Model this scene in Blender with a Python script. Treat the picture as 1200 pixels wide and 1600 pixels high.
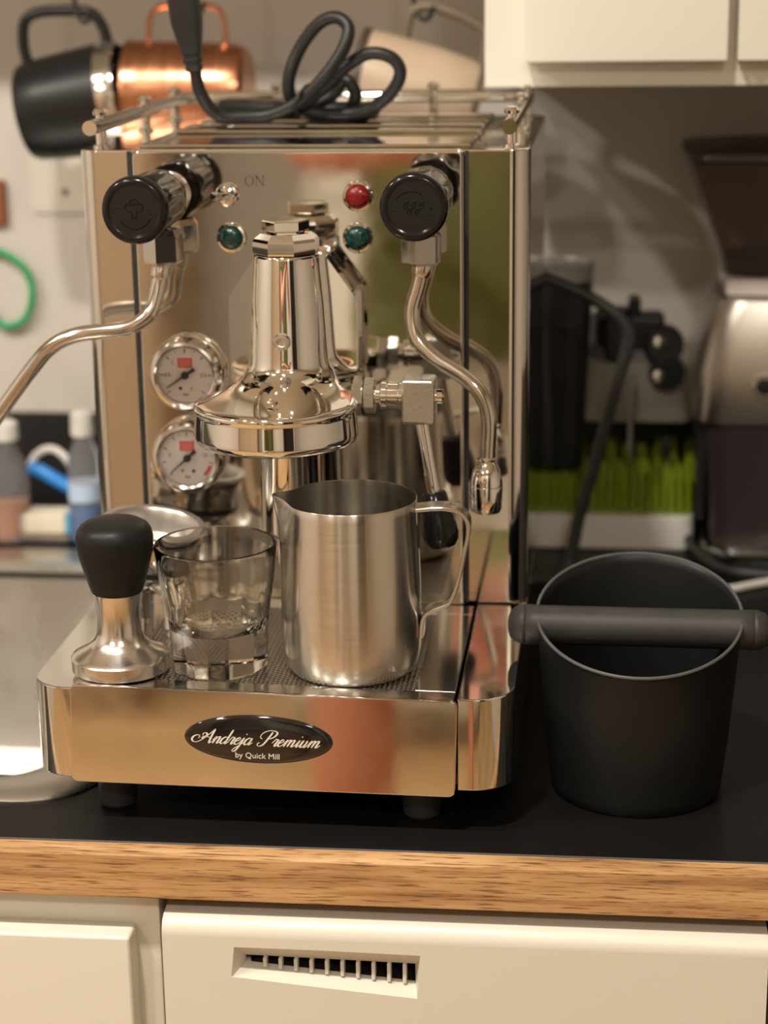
import bpy, bmesh, math, random
from mathutils import Vector, Matrix
random.seed(7)
for o in list(bpy.data.objects): bpy.data.objects.remove(o)
S = bpy.context.scene
C = S.collection
PI = math.pi
sin, cos, rad = math.sin, math.cos, math.radians

# ---------------------------------------------------------------- camera
def set_camera():
    yaw, pitch, roll = -0.11978, -0.27953, -0.01380
    fwd = Vector((sin(yaw)*cos(pitch), cos(yaw)*cos(pitch), sin(pitch)))
    right = Vector((cos(yaw), -sin(yaw), 0)); up = right.cross(fwd)
    r2 = right*cos(roll) + up*sin(roll); u2 = up*cos(roll) - right*sin(roll)
    cd = bpy.data.cameras.new('camera'); co = bpy.data.objects.new('camera', cd); C.objects.link(co)
    m = Matrix(((r2.x, u2.x, -fwd.x), (r2.y, u2.y, -fwd.y), (r2.z, u2.z, -fwd.z))).to_4x4()
    m.translation = Vector((0.19614, -1.21211, 0.49870)); co.matrix_world = m
    cd.sensor_fit = 'VERTICAL'; cd.sensor_height = 36.0; cd.sensor_width = 27.0; cd.lens = 67.5
    cd.clip_start = 0.04; cd.clip_end = 30
    cd.dof.use_dof = True; cd.dof.focus_distance = 1.115; cd.dof.aperture_fstop = 4.9
    S.camera = co
set_camera()

# ---------------------------------------------------------------- world, light, exposure
w = bpy.data.worlds.new('world'); S.world = w; w.use_nodes = True
w.node_tree.nodes['Background'].inputs[0].default_value = (1.0, 0.86, 0.70, 1)
w.node_tree.nodes['Background'].inputs[1].default_value = 0.05
S.view_settings.view_transform = 'Standard'; S.view_settings.look = 'None'
S.view_settings.exposure = -0.62; S.view_settings.gamma = 1.0
WARM = (1.0, 0.945, 0.87)
# three ceiling spots, then two added fill lamps: x, y, watts, disc radius (each hangs in its own fitting on the ceiling, built below)
SPOTS_AND_FILL = [(-1.45, -0.85, 38, 0.05), (-0.80, -0.85, 16, 0.05), (-0.18, -0.85, 36, 0.05), (0.55, -2.05, 26, 0.09), (-1.0, -2.2, 26, 0.09)]
CEIL = 1.62; FLOOR = -0.90

def lin(c):
    return tuple(((v/12.92) if v <= 0.04045 else ((v+0.055)/1.055)**2.4) for v in c)
def srgb(r, g, b): return lin((r/255, g/255, b/255))

# ---------------------------------------------------------------- materials
def new_mat(name):
    m = bpy.data.materials.new(name); m.use_nodes = True
    return m, m.node_tree, m.node_tree.nodes['Principled BSDF']
def mat(name, col, rough=0.5, metal=0.0, spec=None, coat=0.0, noise=None, bump=None, rnoise=None, trans=0.0, ior=None, emit=None, alpha=None, aniso=None):
    """noise=(scale, amount, stretch) colour mottling; bump=(scale,strength,stretch); rnoise=(scale,lo,hi)"""
    m, nt, b = new_mat(name); N = nt.nodes; L = nt.links
    b.inputs['Base Color'].default_value = (*col, 1); b.inputs['Roughness'].default_value = rough; b.inputs['Metallic'].default_value = metal
    if spec is not None: b.inputs['Specular IOR Level'].default_value = spec
    b.inputs['Coat Weight'].default_value = coat
    b.inputs['Transmission Weight'].default_value = trans
    if ior: b.inputs['IOR'].default_value = ior
    if alpha is not None: b.inputs['Alpha'].default_value = alpha
    if aniso is not None:
        b.inputs['Anisotropic'].default_value = aniso; b.inputs['Anisotropic Rotation'].default_value = .25
        tg = N.new('ShaderNodeTangent'); tg.direction_type = 'RADIAL'; tg.axis = 'Z'; L.new(tg.outputs[0], b.inputs['Tangent'])
    if emit: b.inputs['Emission Color'].default_value = (*emit[0], 1); b.inputs['Emission Strength'].default_value = emit[1]
    tc = N.new('ShaderNodeTexCoord')
    def nz(scale, stretch=(1, 1, 1), detail=4):
        mp = N.new('ShaderNodeMapping'); mp.inputs['Scale'].default_value = stretch
        L.new(tc.outputs['Object'], mp.inputs['Vector'])
        n = N.new('ShaderNodeTexNoise'); n.inputs['Scale'].default_value = scale; n.inputs['Detail'].default_value = detail
        L.new(mp.outputs[0], n.inputs['Vector']); return n
    if noise:
        n = nz(noise[0], noise[2] if len(noise) > 2 else (1, 1, 1))
        mx = N.new('ShaderNodeMix'); mx.data_type = 'RGBA'
        a = noise[1]
        mx.inputs['A'].default_value = (*[c*(1-a) for c in col], 1); mx.inputs['B'].default_value = (*[min(1, c*(1+a)) for c in col], 1)
        L.new(n.outputs['Fac'], mx.inputs['Factor']); L.new(mx.outputs['Result'], b.inputs['Base Color'])
    if rnoise:
        n = nz(rnoise[0], rnoise[3] if len(rnoise) > 3 else (1, 1, 1)); mr = N.new('ShaderNodeMapRange')
        mr.inputs['From Min'].default_value = 0.35; mr.inputs['From Max'].default_value = 0.7
        mr.inputs['To Min'].default_value = rnoise[1]; mr.inputs['To Max'].default_value = rnoise[2]
        L.new(n.outputs['Fac'], mr.inputs['Value']); L.new(mr.outputs[0], b.inputs['Roughness'])
    if bump:
        n = nz(bump[0], bump[2] if len(bump) > 2 else (1, 1, 1)); bp = N.new('ShaderNodeBump')
        bp.inputs['Strength'].default_value = bump[1]; bp.inputs['Distance'].default_value = 0.001
        L.new(n.outputs['Fac'], bp.inputs['Height']); L.new(bp.outputs[0], b.inputs['Normal'])
    return m
def oak_mat():
    m, nt, b = new_mat('oak'); N = nt.nodes; L = nt.links
    tc = N.new('ShaderNodeTexCoord'); mp = N.new('ShaderNodeMapping'); mp.inputs['Scale'].default_value = (5, 40, 75)
    L.new(tc.outputs['Object'], mp.inputs['Vector'])
    n1 = N.new('ShaderNodeTexNoise'); n1.inputs['Scale'].default_value = 1.6; n1.inputs['Detail'].default_value = 8; n1.inputs['Roughness'].default_value = .6; n1.inputs['Distortion'].default_value = .4
    L.new(mp.outputs[0], n1.inputs['Vector'])
    cr = N.new('ShaderNodeValToRGB'); e = cr.color_ramp.elements
    e[0].position = .28; e[0].color = (*srgb(122, 84, 50), 1); e[1].position = .72; e[1].color = (*srgb(202, 162, 114), 1)
    k = e.new(.48); k.color = (*srgb(176, 134, 88), 1)
    L.new(n1.outputs['Fac'], cr.inputs[0])
    mp2 = N.new('ShaderNodeMapping'); mp2.inputs['Scale'].default_value = (14, 160, 330); L.new(tc.outputs['Object'], mp2.inputs['Vector'])
    n2 = N.new('ShaderNodeTexNoise'); n2.inputs['Scale'].default_value = 3.0; n2.inputs['Detail'].default_value = 3
    L.new(mp2.outputs[0], n2.inputs['Vector'])
    cr2 = N.new('ShaderNodeValToRGB'); f = cr2.color_ramp.elements
    f[0].position = .36; f[0].color = (.26, .18, .11, 1); f[1].position = .45; f[1].color = (1, 1, 1, 1); L.new(n2.outputs['Fac'], cr2.inputs[0])
    mx = N.new('ShaderNodeMix'); mx.data_type = 'RGBA'; mx.blend_type = 'MULTIPLY'; mx.inputs['Factor'].default_value = .8
    L.new(cr.outputs[0], mx.inputs['A']); L.new(cr2.outputs[0], mx.inputs['B']); L.new(mx.outputs['Result'], b.inputs['Base Color'])
    b.inputs['Roughness'].default_value = .42
    bp = N.new('ShaderNodeBump'); bp.inputs['Strength'].default_value = .25; bp.inputs['Distance'].default_value = .0006
    L.new(n2.outputs['Fac'], bp.inputs['Height']); L.new(bp.outputs[0], b.inputs['Normal'])
    return m
def floor_mat():
    m, nt, b = new_mat('floor_boards'); N = nt.nodes; L = nt.links
    tc = N.new('ShaderNodeTexCoord'); br = N.new('ShaderNodeTexBrick')
    br.inputs['Scale'].default_value = 1; br.inputs['Brick Width'].default_value = 1.4; br.inputs['Row Height'].default_value = .12; br.inputs['Mortar Size'].default_value = .002
    br.inputs['Color1'].default_value = (*srgb(190, 154, 108), 1); br.inputs['Color2'].default_value = (*srgb(176, 140, 96), 1); br.inputs['Mortar'].default_value = (*srgb(90, 62, 38), 1)
    L.new(tc.outputs['Object'], br.inputs['Vector']); L.new(br.outputs['Color'], b.inputs['Base Color']); b.inputs['Roughness'].default_value = .4
    return m
MT = {
 'steel': mat('polished_steel', (.74, .715, .67), .05, 1, rnoise=(38, .035, .10), bump=(26, .025)),
 'steel_front': mat('polished_steel_front', (.72, .69, .64), .06, 1, noise=(45, .05), rnoise=(55, .035, .085), bump=(22, .025)),
 'chrome': mat('chrome', (.86, .84, .80), .03, 1),
 'chrome_soft': mat('chrome_soft', (.76, .74, .70), .12, 1, bump=(160, .05)),
 'zinc': mat('zinc_cast', (.72, .70, .66), .24, 1, bump=(420, .25)),
 'brushed': mat('brushed_steel', (.66, .625, .555), .23, 1, rnoise=(30, .21, .24, (1, 1, 14)), bump=(160, .004, (1, 1, 18)), aniso=.88),
 'satin': mat('satin_steel', (.60, .57, .52), .34, 1),
 'brushed_dark': mat('brushed_steel_inner', (.46, .41, .35), .38, 1),
 'turned': mat('turned_steel', (.78, .74, .68), .2, 1, bump=(60, .06, (1, 1, 24))),
 'pipe': mat('pipe_steel', (.66, .62, .56), .13, 1, rnoise=(70, .09, .2)),
 'seam': mat('dark_seam', (.012, .011, .010), .6),
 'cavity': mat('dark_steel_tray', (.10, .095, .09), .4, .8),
 'gridm': mat('grid_steel', (.62, .58, .52), .28, 1),
 'black_gloss': mat('black_gloss_plastic', (.008, .0075, .007), .14, 0, spec=.3, bump=(30, .03)),
 'black_face': mat('black_knob_face', (.008, .0078, .0075), .34, 0, spec=.35),
 'black_matte': mat('black_matte_rubber', (.010, .009, .0085), .42, 0, spec=.2, bump=(400, .05)),
 'black_plastic': mat('black_plastic', (.012, .012, .012), .35),
 'black_cord': mat('black_cord', (.011, .0105, .010), .40, spec=.35),
 'grey_cord': mat('grey_cord', (.034, .032, .030), .42, spec=.35),
 'rubber_foot': mat('rubber_foot', (.02, .02, .02), .5),
 'laminate': mat('black_laminate', (.0060, .0053, .0048), .42, 0, spec=.22, bump=(900, .05), noise=(6, .12)),
 'edge_strip': mat('edge_strip', (.10, .095, .09), .45),
 'oak': oak_mat(), 'floor': floor_mat(),
 'wall': mat('painted_wall', srgb(202, 194, 182), .75, noise=(3, .03), bump=(60, .05)),
 'ceilingm': mat('ceiling_paint', srgb(238, 232, 220), .85),
 'cab': mat('cabinet_paint', srgb(212, 206, 190), .42, noise=(5, .02), bump=(22, .06)),
 'dw': mat('dishwasher_enamel', srgb(206, 200, 184), .35, noise=(7, .015), bump=(90, .02)),
 'cab_edge': mat('cabinet_edge', srgb(190, 183, 168), .5),
 'backsplash': mat('black_backsplash', (.012, .011, .010), .35),
 'sink': mat('sink_steel', (.70, .675, .63), .30, 1, rnoise=(14, .24, .4)),
 'glass': mat('clear_glass', (.992, 1, .985), .0, 0, trans=1, ior=1.46),
 'thin_glass': mat('gauge_glass', (1, 1, 1), .0, 0, trans=1, ior=1.05),
 'smoke': mat('smoked_plastic', srgb(178, 164, 152), .06, 0, trans=.9, ior=1.12),
 'greyglass': mat('grey_translucent_plastic', srgb(165, 158, 145), .15, 0, trans=.75, ior=1.15),
 'clearplastic': mat('clear_plastic', (.97, .98, .99), .05, 0, trans=.9, ior=1.2),
 'blueliquid': mat('blue_liquid', srgb(60, 130, 205), .05, 0, trans=.5, ior=1.2),
 'lens_green': mat('green_lens', (.0, .035, .028), .06, 0, trans=.25, ior=1.45, coat=.5),
 'lens_green_core': mat('green_lens_core', (.01, .22, .15), .3),
 'lens_red': mat('red_lens', (.20, .002, .005), .06, 0, trans=.25, ior=1.45, coat=.5),
 'lens_red_core': mat('red_lens_core', (.55, .01, .015), .3),
 'dial': mat('dial_white', srgb(214, 203, 196), .5),
 'ink': mat('ink_black', (.02, .02, .02), .6),
 'ink_faint': mat('etched_ink', srgb(66, 58, 50), .6),
 'red_print': mat('red_print', srgb(204, 84, 78), .5),
 'red_print_lt': mat('red_print_light', srgb(230, 160, 150), .5),
 'brass': mat('brass', (.70, .52, .22), .25, 1),
 'badge': mat('badge_black', (.006, .006, .006), .06, 0, coat=.6),
 'silver_ink': mat('silver_ink', srgb(214, 204, 186), .38),
 'copper': mat('copper', srgb(212, 148, 112), .26, 1, rnoise=(20, .2, .3, (14, 1, 1))),
 'copper_wire': mat('copper_wire', srgb(208, 150, 112), .2, 1),
 'black_mug': mat('black_mug', (.010, .0095, .009), .36, spec=.35, bump=(300, .05)),
 'cream_mug': mat('cream_enamel', srgb(196, 172, 146), .35, noise=(45, .10)),
 'dark_rim': mat('dark_brown_rim', srgb(74, 62, 48), .4),
 'taupe_handle': mat('taupe_handle', srgb(112, 98, 78), .4),
 'knock': mat('black_coated_steel', (.0095, .0098, .0095), .36, 0, spec=.24, bump=(700, .03)),
 'knock_rim': mat('knock_rim', (.10, .10, .095), .3, .3),
 'bar_rubber': mat('grey_black_rubber', (.034, .031, .028), .50, spec=.35, noise=(40, .35), bump=(90, .12)),
 'bar_print': mat('worn_print', srgb(128, 118, 102), .6),
 'white_plastic': mat('white_plastic', srgb(222, 218, 208), .35),
 'grass': mat('green_grass_plastic', srgb(122, 138, 20), .45),
 'green': mat('green_plastic', srgb(20, 160, 96), .4),
 'blue': mat('blue_plastic', srgb(46, 142, 226), .35),
 'pale_label': mat('pale_label', srgb(176, 196, 220), .4),
 'cyan': mat('cyan_plastic', srgb(96, 188, 220), .35),
 'brown_wood': mat('brown_wood', srgb(138, 78, 44), .5, noise=(8, .2, (1, 1, 9))),
 'sponge': mat('cream_sponge', srgb(214, 204, 180), .8, bump=(200, .4)),
 'amber': mat('amber_label', srgb(176, 106, 50), .4),
 'skin': mat('skin', srgb(206, 140, 112), .5),
 'shirt': mat('green_shirt', srgb(98, 100, 52), .85),
 'shorts': mat('light_shorts', srgb(196, 190, 178), .85),
 'hair': mat('brown_hair', srgb(70, 50, 34), .7),
 'dark_room': mat('dark_doorway', (.02, .018, .016), .8),
 'tan_wood': mat('tan_wood', srgb(174, 150, 122), .5, noise=(6, .10, (8, 8, 1))),
 'lamp_white': mat('lamp_white', srgb(236, 232, 224), .4),
 'lamp_face': mat('lamp_face', (1, 1, 1), .5, emit=((1.0, .82, .62), 6.0)),
 'grinder_steel': mat('grinder_steel', (.50, .46, .40), .34, 1),
 'cup_grey': mat('cup_lid_grey', srgb(140, 138, 130), .35),
 'grinder_dark': mat('grinder_dark', srgb(52, 42, 42), .35),
 'phone': mat('phone_black', (.01, .01, .012), .12),
}

# ---------------------------------------------------------------- mesh builder
class M:
    def __init__(s): s.v = []; s.f = []; s.flatn = False
    def add(s, vs, fs):
        k = len(s.v); s.v += [tuple(p) for p in vs]; s.f += [tuple(i+k for i in f) for f in fs]; return s
    def box(s, a, b):
        x0, y0, z0 = a; x1, y1, z1 = b
        return s.add([(x0,y0,z0),(x1,y0,z0),(x1,y1,z0),(x0,y1,z0),(x0,y0,z1),(x1,y0,z1),(x1,y1,z1),(x0,y1,z1)],
            [(3,2,1,0),(4,5,6,7),(0,1,5,4),(1,2,6,5),(2,3,7,6),(3,0,4,7)])
    def bbox(s, a, b, r=.002, seg=2):
        bm = bmesh.new(); t = M().box(a, b)
        vs = [bm.verts.new(p) for p in t.v]
        for f in t.f: bm.faces.new([vs[i] for i in f])
        bmesh.ops.bevel(bm, geom=list(bm.edges), offset=r, segments=seg, profile=.5, affect='EDGES')
        s.flatn = True; return s.bm(bm)
    def bm(s, bm):
        bm.verts.index_update(); s.add([v.co[:] for v in bm.verts], [[v.index for v in f.verts] for f in bm.faces]); bm.free(); return s
    def rings(s, rings, cap0=True, cap1=True):
        n = len(rings[0]); vs = [p for r in rings for p in r]; fs = []
        for i in range(len(rings)-1):
            for j in range(n):
                a = i*n+j; b = i*n+(j+1) % n; fs.append((a, b, b+n, a+n))
        if cap0: fs.append(tuple(range(n-1, -1, -1)))
        if cap1: fs.append(tuple((len(rings)-1)*n+j for j in range(n)))
        return s.add(vs, fs)
    def lathe(s, prof, c=(0,0,0), ax=(0,0,1), n=48, mod=None):
        """prof: (radius, height) pairs along axis ax starting at c"""
        z = Vector(ax).normalized(); x = Vector((1,0,0)) if abs(z.x) < .9 else Vector((0,1,0))
        x = (x - z*x.dot(z)).normalized(); y = z.cross(x); c = Vector(c); rs = []
        for i, (r, h) in enumerate(prof):
            ring = []
            for j in range(n):
                a = 2*PI*j/n; rr = max(r, 1e-5)*(mod(i, a) if mod else 1)
                ring.append(tuple(c + z*h + x*(rr*cos(a)) + y*(rr*sin(a))))
            rs.append(ring)
        return s.rings(rs, True, True)
    def tube(s, pts, r, n=12, closed=False):
        P = [Vector(p) for p in pts]; rs = []; k = len(P); up = None
        for i in range(k):
            if closed: t = (P[(i+1) % k]-P[i-1]).normalized()
            else: t = (P[min(i+1, k-1)]-P[max(i-1, 0)]).normalized()
            if up is None: up = Vector((0,0,1)) if abs(t.z) < .9 else Vector((1,0,0))
            u = (up - t*up.dot(t)).normalized(); up = u; b = t.cross(u)
            rr = r[i] if isinstance(r, (list, tuple)) else r
            rs.append([tuple(P[i]+u*(rr*cos(2*PI*j/n))+b*(rr*sin(2*PI*j/n))) for j in range(n)])
        if closed: rs.append(rs[0])
        return s.rings(rs, not closed, not closed)
    def prism(s, poly, p0, ux, uy, uz, h):
        """poly: 2D points in (ux,uy) plane at p0, extruded by h along uz"""
        p0, ux, uy, uz = map(Vector, (p0, ux, uy, uz)); n = len(poly)
        a = [p0+ux*x+uy*y for x, y in poly]; b = [p+uz*h for p in a]
        return s.rings([a, b])
    def mesh(s, name):
        me = bpy.data.meshes.new(name); me.from_pydata(s.v, [], s.f)
        bm = bmesh.new(); bm.from_mesh(me); bmesh.ops.recalc_face_normals(bm, faces=bm.faces); bm.to_mesh(me); bm.free()
        return me
def flatn(o):
    w = o.modifiers.new('weighted', 'WEIGHTED_NORMAL'); w.mode = 'FACE_AREA'; w.weight = 100; w.keep_sharp = True
def wloc(o):
    l = Vector((0,0,0))
    while o: l += o.location; o = o.parent
    return l
def obj(name, m, material, parent=None, sharp=32, flat=False):
    """mesh given in world metres; hung under parent"""
    if parent:
        l = wloc(parent); m.v = [(p[0]-l.x, p[1]-l.y, p[2]-l.z) for p in m.v]
    me = m.mesh(name)
    if not flat:
        for p in me.polygons: p.use_smooth = True
        me.set_sharp_from_angle(angle=rad(sharp))
    me.materials.append(MT[material])
    o = bpy.data.objects.new(name, me); C.objects.link(o); o.parent = parent
    if m.flatn: flatn(o)
    return o
def tag(o, label, cat, group=None):
    o['label'] = label; o['category'] = cat
    if group: o['group'] = group
    return o
def thing(name, label, cat, loc=(0,0,0), group=None):
    o = bpy.data.objects.new(name, None); C.objects.link(o); o.location = loc; o.empty_display_size = .02
    return tag(o, label, cat, group)
def origin(o, loc):
    """move a single-mesh thing's origin to loc"""
    l = Vector(loc); o.data.transform(Matrix.Translation(-l)); o.location = l; return o
KROT = 0.0144
def struct(name, m, material, parent=None, rot=True, sharp=32):
    o = obj(name, m, material, parent, sharp)
    if not parent:
        o['kind'] = 'structure'
        if rot: o.rotation_euler = (0, 0, KROT)
    return o
def spline(pts, sub=8, closed=False):
    P = [Vector(p) for p in pts]; n = len(P); out = []
    for i in range(n if closed else n-1):
        if closed: p0, p1, p2, p3 = P[i-1], P[i], P[(i+1) % n], P[(i+2) % n]
        else:
            p1, p2 = P[i], P[i+1]; p0 = P[i-1] if i else p1*2-p2; p3 = P[i+2] if i+2 < n else p2*2-p1
        for k in range(sub):
            t = k/sub; out.append(.5*((2*p1)+(p2-p0)*t+(2*p0-5*p1+4*p2-p3)*t*t+(3*p1-p0-3*p2+p3)*t**3))
    if not closed: out.append(P[-1])
    return out
def rrect(x0, y0, x1, y1, rs, seg=6):
    """rounded rectangle, rs = radii at (x0,y0),(x1,y0),(x1,y1),(x0,y1), counter-clockwise"""
    out = []
    for (cx, cy, a0), r in zip(((x0,y0,PI),(x1,y0,1.5*PI),(x1,y1,0),(x0,y1,.5*PI)), rs):
        ox = cx+(r if cx == x0 else -r); oy = cy+(r if cy == y0 else -r)
        if r < 1e-6: out.append((cx, cy)); continue
        for k in range(seg+1):
            a = a0+(PI/2)*k/seg; out.append((ox+r*cos(a), oy+r*sin(a)))
    return out
def slab(poly, z0, z1, bev=.001):
    """horizontal plate from a 2D outline with a soft top and bottom edge"""
    n = len(poly); cx = sum(p[0] for p in poly)/n; cy = sum(p[1] for p in poly)/n
    def ring(z, d):
        out = []
        for i in range(n):
            a = Vector(poly[i-1]); b = Vector(poly[i]); c = Vector(poly[(i+1) % n])
            e1 = (b-a); e2 = (c-b); e1 = e1.normalized() if e1.length > 1e-9 else e2.normalized(); e2 = e2.normalized() if e2.length > 1e-9 else e1
            nn = Vector((-(e1.y+e2.y), e1.x+e2.x)); nn = nn.normalized() if nn.length > 1e-6 else Vector((0, 0))
            out.append((b.x+nn.x*d, b.y+nn.y*d, z))
        return out
    m = M().rings([ring(z0, bev), ring(z0+bev*.3, bev*.3), ring(z0+bev, 0), ring(z1-bev, 0), ring(z1-bev*.3, bev*.3), ring(z1, bev)]); m.flatn = True; return m
def upright(poly, y0, y1, bev=.001):
    """plate standing in the xz plane, outline (x,z), from y0 (front) to y1"""
    m = slab(poly, 0, abs(y1-y0), bev); m.v = [(x, max(y0, y1)-h, z) for x, z, h in m.v]; return m
def text_mesh(body, size, p0, ux, uy, uz, align='CENTER', depth=.0002):
    cu = bpy.data.curves.new('t', 'FONT'); cu.body = body; cu.size = size; cu.align_x = align; cu.align_y = 'CENTER'; cu.extrude = depth; cu.resolution_u = 3
    to = bpy.data.objects.new('t', cu); C.objects.link(to); dg = bpy.context.evaluated_depsgraph_get(); dg.update()
    me = bpy.data.meshes.new_from_object(to.evaluated_get(dg)); p0, ux, uy, uz = map(Vector, (p0, ux, uy, uz)); m = M()
    m.add([tuple(p0+ux*v.co.x+uy*v.co.y+uz*v.co.z) for v in me.vertices], [tuple(p.vertices) for p in me.polygons])
    bpy.data.objects.remove(to); bpy.data.curves.remove(cu); bpy.data.meshes.remove(me); return m

def bool_cut(o, cutter, parentless=True):
    me = cutter.mesh('cut'); c = bpy.data.objects.new('cut', me); C.objects.link(c)
    l = wloc(o); c.location = -l if False else (0, 0, 0)
    md = o.modifiers.new('b', 'BOOLEAN'); md.operation = 'DIFFERENCE'; md.object = c; md.solver = 'EXACT'
    dg = bpy.context.evaluated_depsgraph_get(); dg.update()
    n = bpy.data.meshes.new_from_object(o.evaluated_get(dg)); o.modifiers.clear(); o.data = n
    for p in n.polygons: p.use_smooth = True
    n.set_sharp_from_angle(angle=rad(28))
    bpy.data.objects.remove(c); bpy.data.meshes.remove(me); return o

# ================================================================ the room
WB = .56; WF = -3.02; WL = -2.3; WR = 2.1
struct('floor', M().box((WL-.2, WF-.2, FLOOR-.06), (WR+.2, WB+.2, FLOOR)), 'floor')
struct('ceiling', M().box((WL-.2, WF-.2, CEIL), (WR+.2, WB+.2, CEIL+.06)), 'ceilingm')
struct('wall_back', M().box((WL-.1, WB, FLOOR), (WR+.1, WB+.1, CEIL)), 'wall')
struct('wall_front', M().box((WL-.1, WF-.1, FLOOR), (WR+.1, WF, CEIL)), 'wall')
struct('wall_left', M().box((WL-.1, WF, FLOOR), (WL, WB, CEIL)), 'wall')
struct('wall_right', M().box((WR, WF, FLOOR), (WR+.1, WB, CEIL)), 'wall')
struct('baseboard_front', M().bbox((WL, WF, FLOOR), (.55, WF+.015, FLOOR+.09), .003), 'ceilingm')
struct('trim_1', M().bbox((-1.1, WB-.008, 0), (1.35, WB, .083), .002), 'backsplash')
d = struct('door_1', M().bbox((1.0, WF+.0, FLOOR), (1.85, WF+.04, 1.12), .004), 'dark_room')
obj('door_frame', M().bbox((.92, WF, FLOOR), (1.0, WF+.06, 1.2), .003).bbox((1.85, WF, FLOOR), (1.93, WF+.06, 1.2), .003).bbox((.92, WF, 1.12), (1.93, WF+.06, 1.2), .003), 'ceilingm', d)

def kspin(o): o.rotation_euler = (0, 0, KROT); return o
# ---- worktop with oak front edge
X0, X1 = -1.5, 1.3
SX0, SX1, SY0, SY1 = -.575, -.158, -.108, .305      # sink opening
ct = kspin(thing('countertop', 'black laminate worktop with a light oak front edge', 'countertop'))
obj('worktop_surface', M().box((X0, -.1985, -.027), (SX0, WB-.009, 0)).box((SX1, -.1985, -.027), (X1, WB-.009, 0)).box((SX0, -.1985, -.027), (SX1, SY0, 0)).box((SX0, SY1, -.027), (SX1, WB-.009, 0)), 'laminate', ct)
obj('edge_strip', M().box((X0, -.1995, -.02), (X1, -.1985, .0003)), 'edge_strip', ct)
obj('oak_edge', M().bbox((X0, -.2165, -.0275), (X1, -.1995, .0001), .0011, 2), 'oak', ct)

# ---- lower units
cl = kspin(thing('base_cabinet', 'white painted base cabinet under the sink, left of the dishwasher', 'cabinet', (0, 0, 0)))
obj('face_frame', M().bbox((-1.2, -.2, FLOOR+.1), (-.0665, -.181, -.0285), .0015), 'cab', cl)
obj('carcass', M().box((-1.2, -.18, FLOOR+.1), (-.067, -.12, -.22)), 'cab', cl)
obj('plinth', M().box((-1.2, -.15, FLOOR), (-.067, -.12, FLOOR+.1)), 'cab_edge', cl)
obj('door', M().bbox((-.48, -.2195, FLOOR+.15), (-.0806, -.2005, -.0515), .0022, 3), 'cab', cl)
cr_ = kspin(thing('base_cabinet', 'white base cabinet at the right end beyond the dishwasher seam', 'cabinet'))
obj('carcass', M().box((.2925, -.2, FLOOR+.1), (1.2, .4, -.0285)), 'cab', cr_)
obj('door', M().bbox((.2925, -.2200, FLOOR+.12), (.72, -.2005, -.0375), .003, 3), 'dw', cr_)
obj('plinth', M().box((.2925, -.15, FLOOR), (1.2, .4, FLOOR+.1)), 'cab_edge', cr_)
dw = kspin(thing('dishwasher', 'cream white dishwasher front with a slotted vent grille', 'dishwasher'))
obj('body', M().box((-.055, -.185, FLOOR+.02), (.286, .35, -.0285)), 'dw', dw)
# door: rounded top edge profile swept along x
DY, DZ, DX = .0145, -.0078, -.0022
prof = [(y+DY, z+(DZ if z > -.5 else 0)) for y, z in [(-.205, FLOOR+.1), (-.235, FLOOR+.1), (-.235, -.041), (-.2342, -.0365), (-.2318, -.0328), (-.228, -.0306), (-.2235, -.0298), (-.205, -.0292)]]
door = obj('door', M().prism(prof, (-.0610, 0, 0), (0, 1, 0), (0, 0, 1), (1, 0, 0), .3505), 'dw', dw)
VA = [(x+DX, z+DZ) for x, z in [(-.0125, -.0468), (.0968, -.0468), (.0945, -.0762), (-.0146, -.0662)]]
VB = [(x+DX, z+DZ) for x, z in [(-.0085, -.0572), (.0925, -.0580), (.0925, -.0708), (-.0085, -.0618)]]
bool_cut(door, M().rings([[(x*1.02-.0008, -.2362+DY, z) for x, z in VA], [(x, -.2345+DY, z) for x, z in VA], [(x, -.2245+DY, z) for x, z in VB], [(x, -.200+DY, z) for x, z in VB]]))
obj('vent_shade_back', M().box((-.014, -.1895, -.084), (.094, -.1855, -.061)), 'seam', dw)  # dark plate painting the shade behind the vent slots
flatn(door)
def shr(f): return [(.040+(x-.040)*f, -.0697+(z+.0697)*f) for x, z in VB]
obj('vent_shade_sleeve', M().rings([[(x, -.2236+DY, z) for x, z in shr(.995)], [(x, -.1890, z) for x, z in shr(.995)]], False, False), 'seam', dw, flat=True)  # near-black sleeve, paints the shade inside the slots over the white door
for k in range(1, 11):
    t = k/11; x = -.0085+.101*t+DX; zt = -.0571-.0008*t+DZ; zb = -.0619-.0090*t+DZ
    obj('vent_slat', M().bbox((x-.0011, -.2285+DY, zb-.0002), (x+.0011, -.2215+DY, zt+.0002), .0004, 1), 'dw', dw)
obj('plinth', M().box((-.055, -.16, FLOOR), (.286, -.14, FLOOR+.1)), 'seam', dw)

# ---- upper cabinet
uc = kspin(thing('wall_cabinet', 'white painted wall cabinet hanging above the coffee grinder', 'cabinet'))
obj('carcass', M().bbox((.1046, .2495, .4085), (1.2, WB-.001, 1.25), .0008, 1), 'cab_edge', uc)
fr = obj('face_frame', M().bbox((.1046, .23, .408), (.1352+.012, .2495, 1.25), .0012).bbox((.14, .2302, .408), (1.2, .2495, .432), .0012).bbox((.275, .2304, .43), (.292, .2495, 1.25), .0012), 'cab', uc)
for a, b in ((.1352, .2796), (.2866, .43), (.437, .58)):
    obj('door', M().bbox((a, .2125, .4264), (b, .2295, 1.2), .0016, 2), 'cab', uc)
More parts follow.
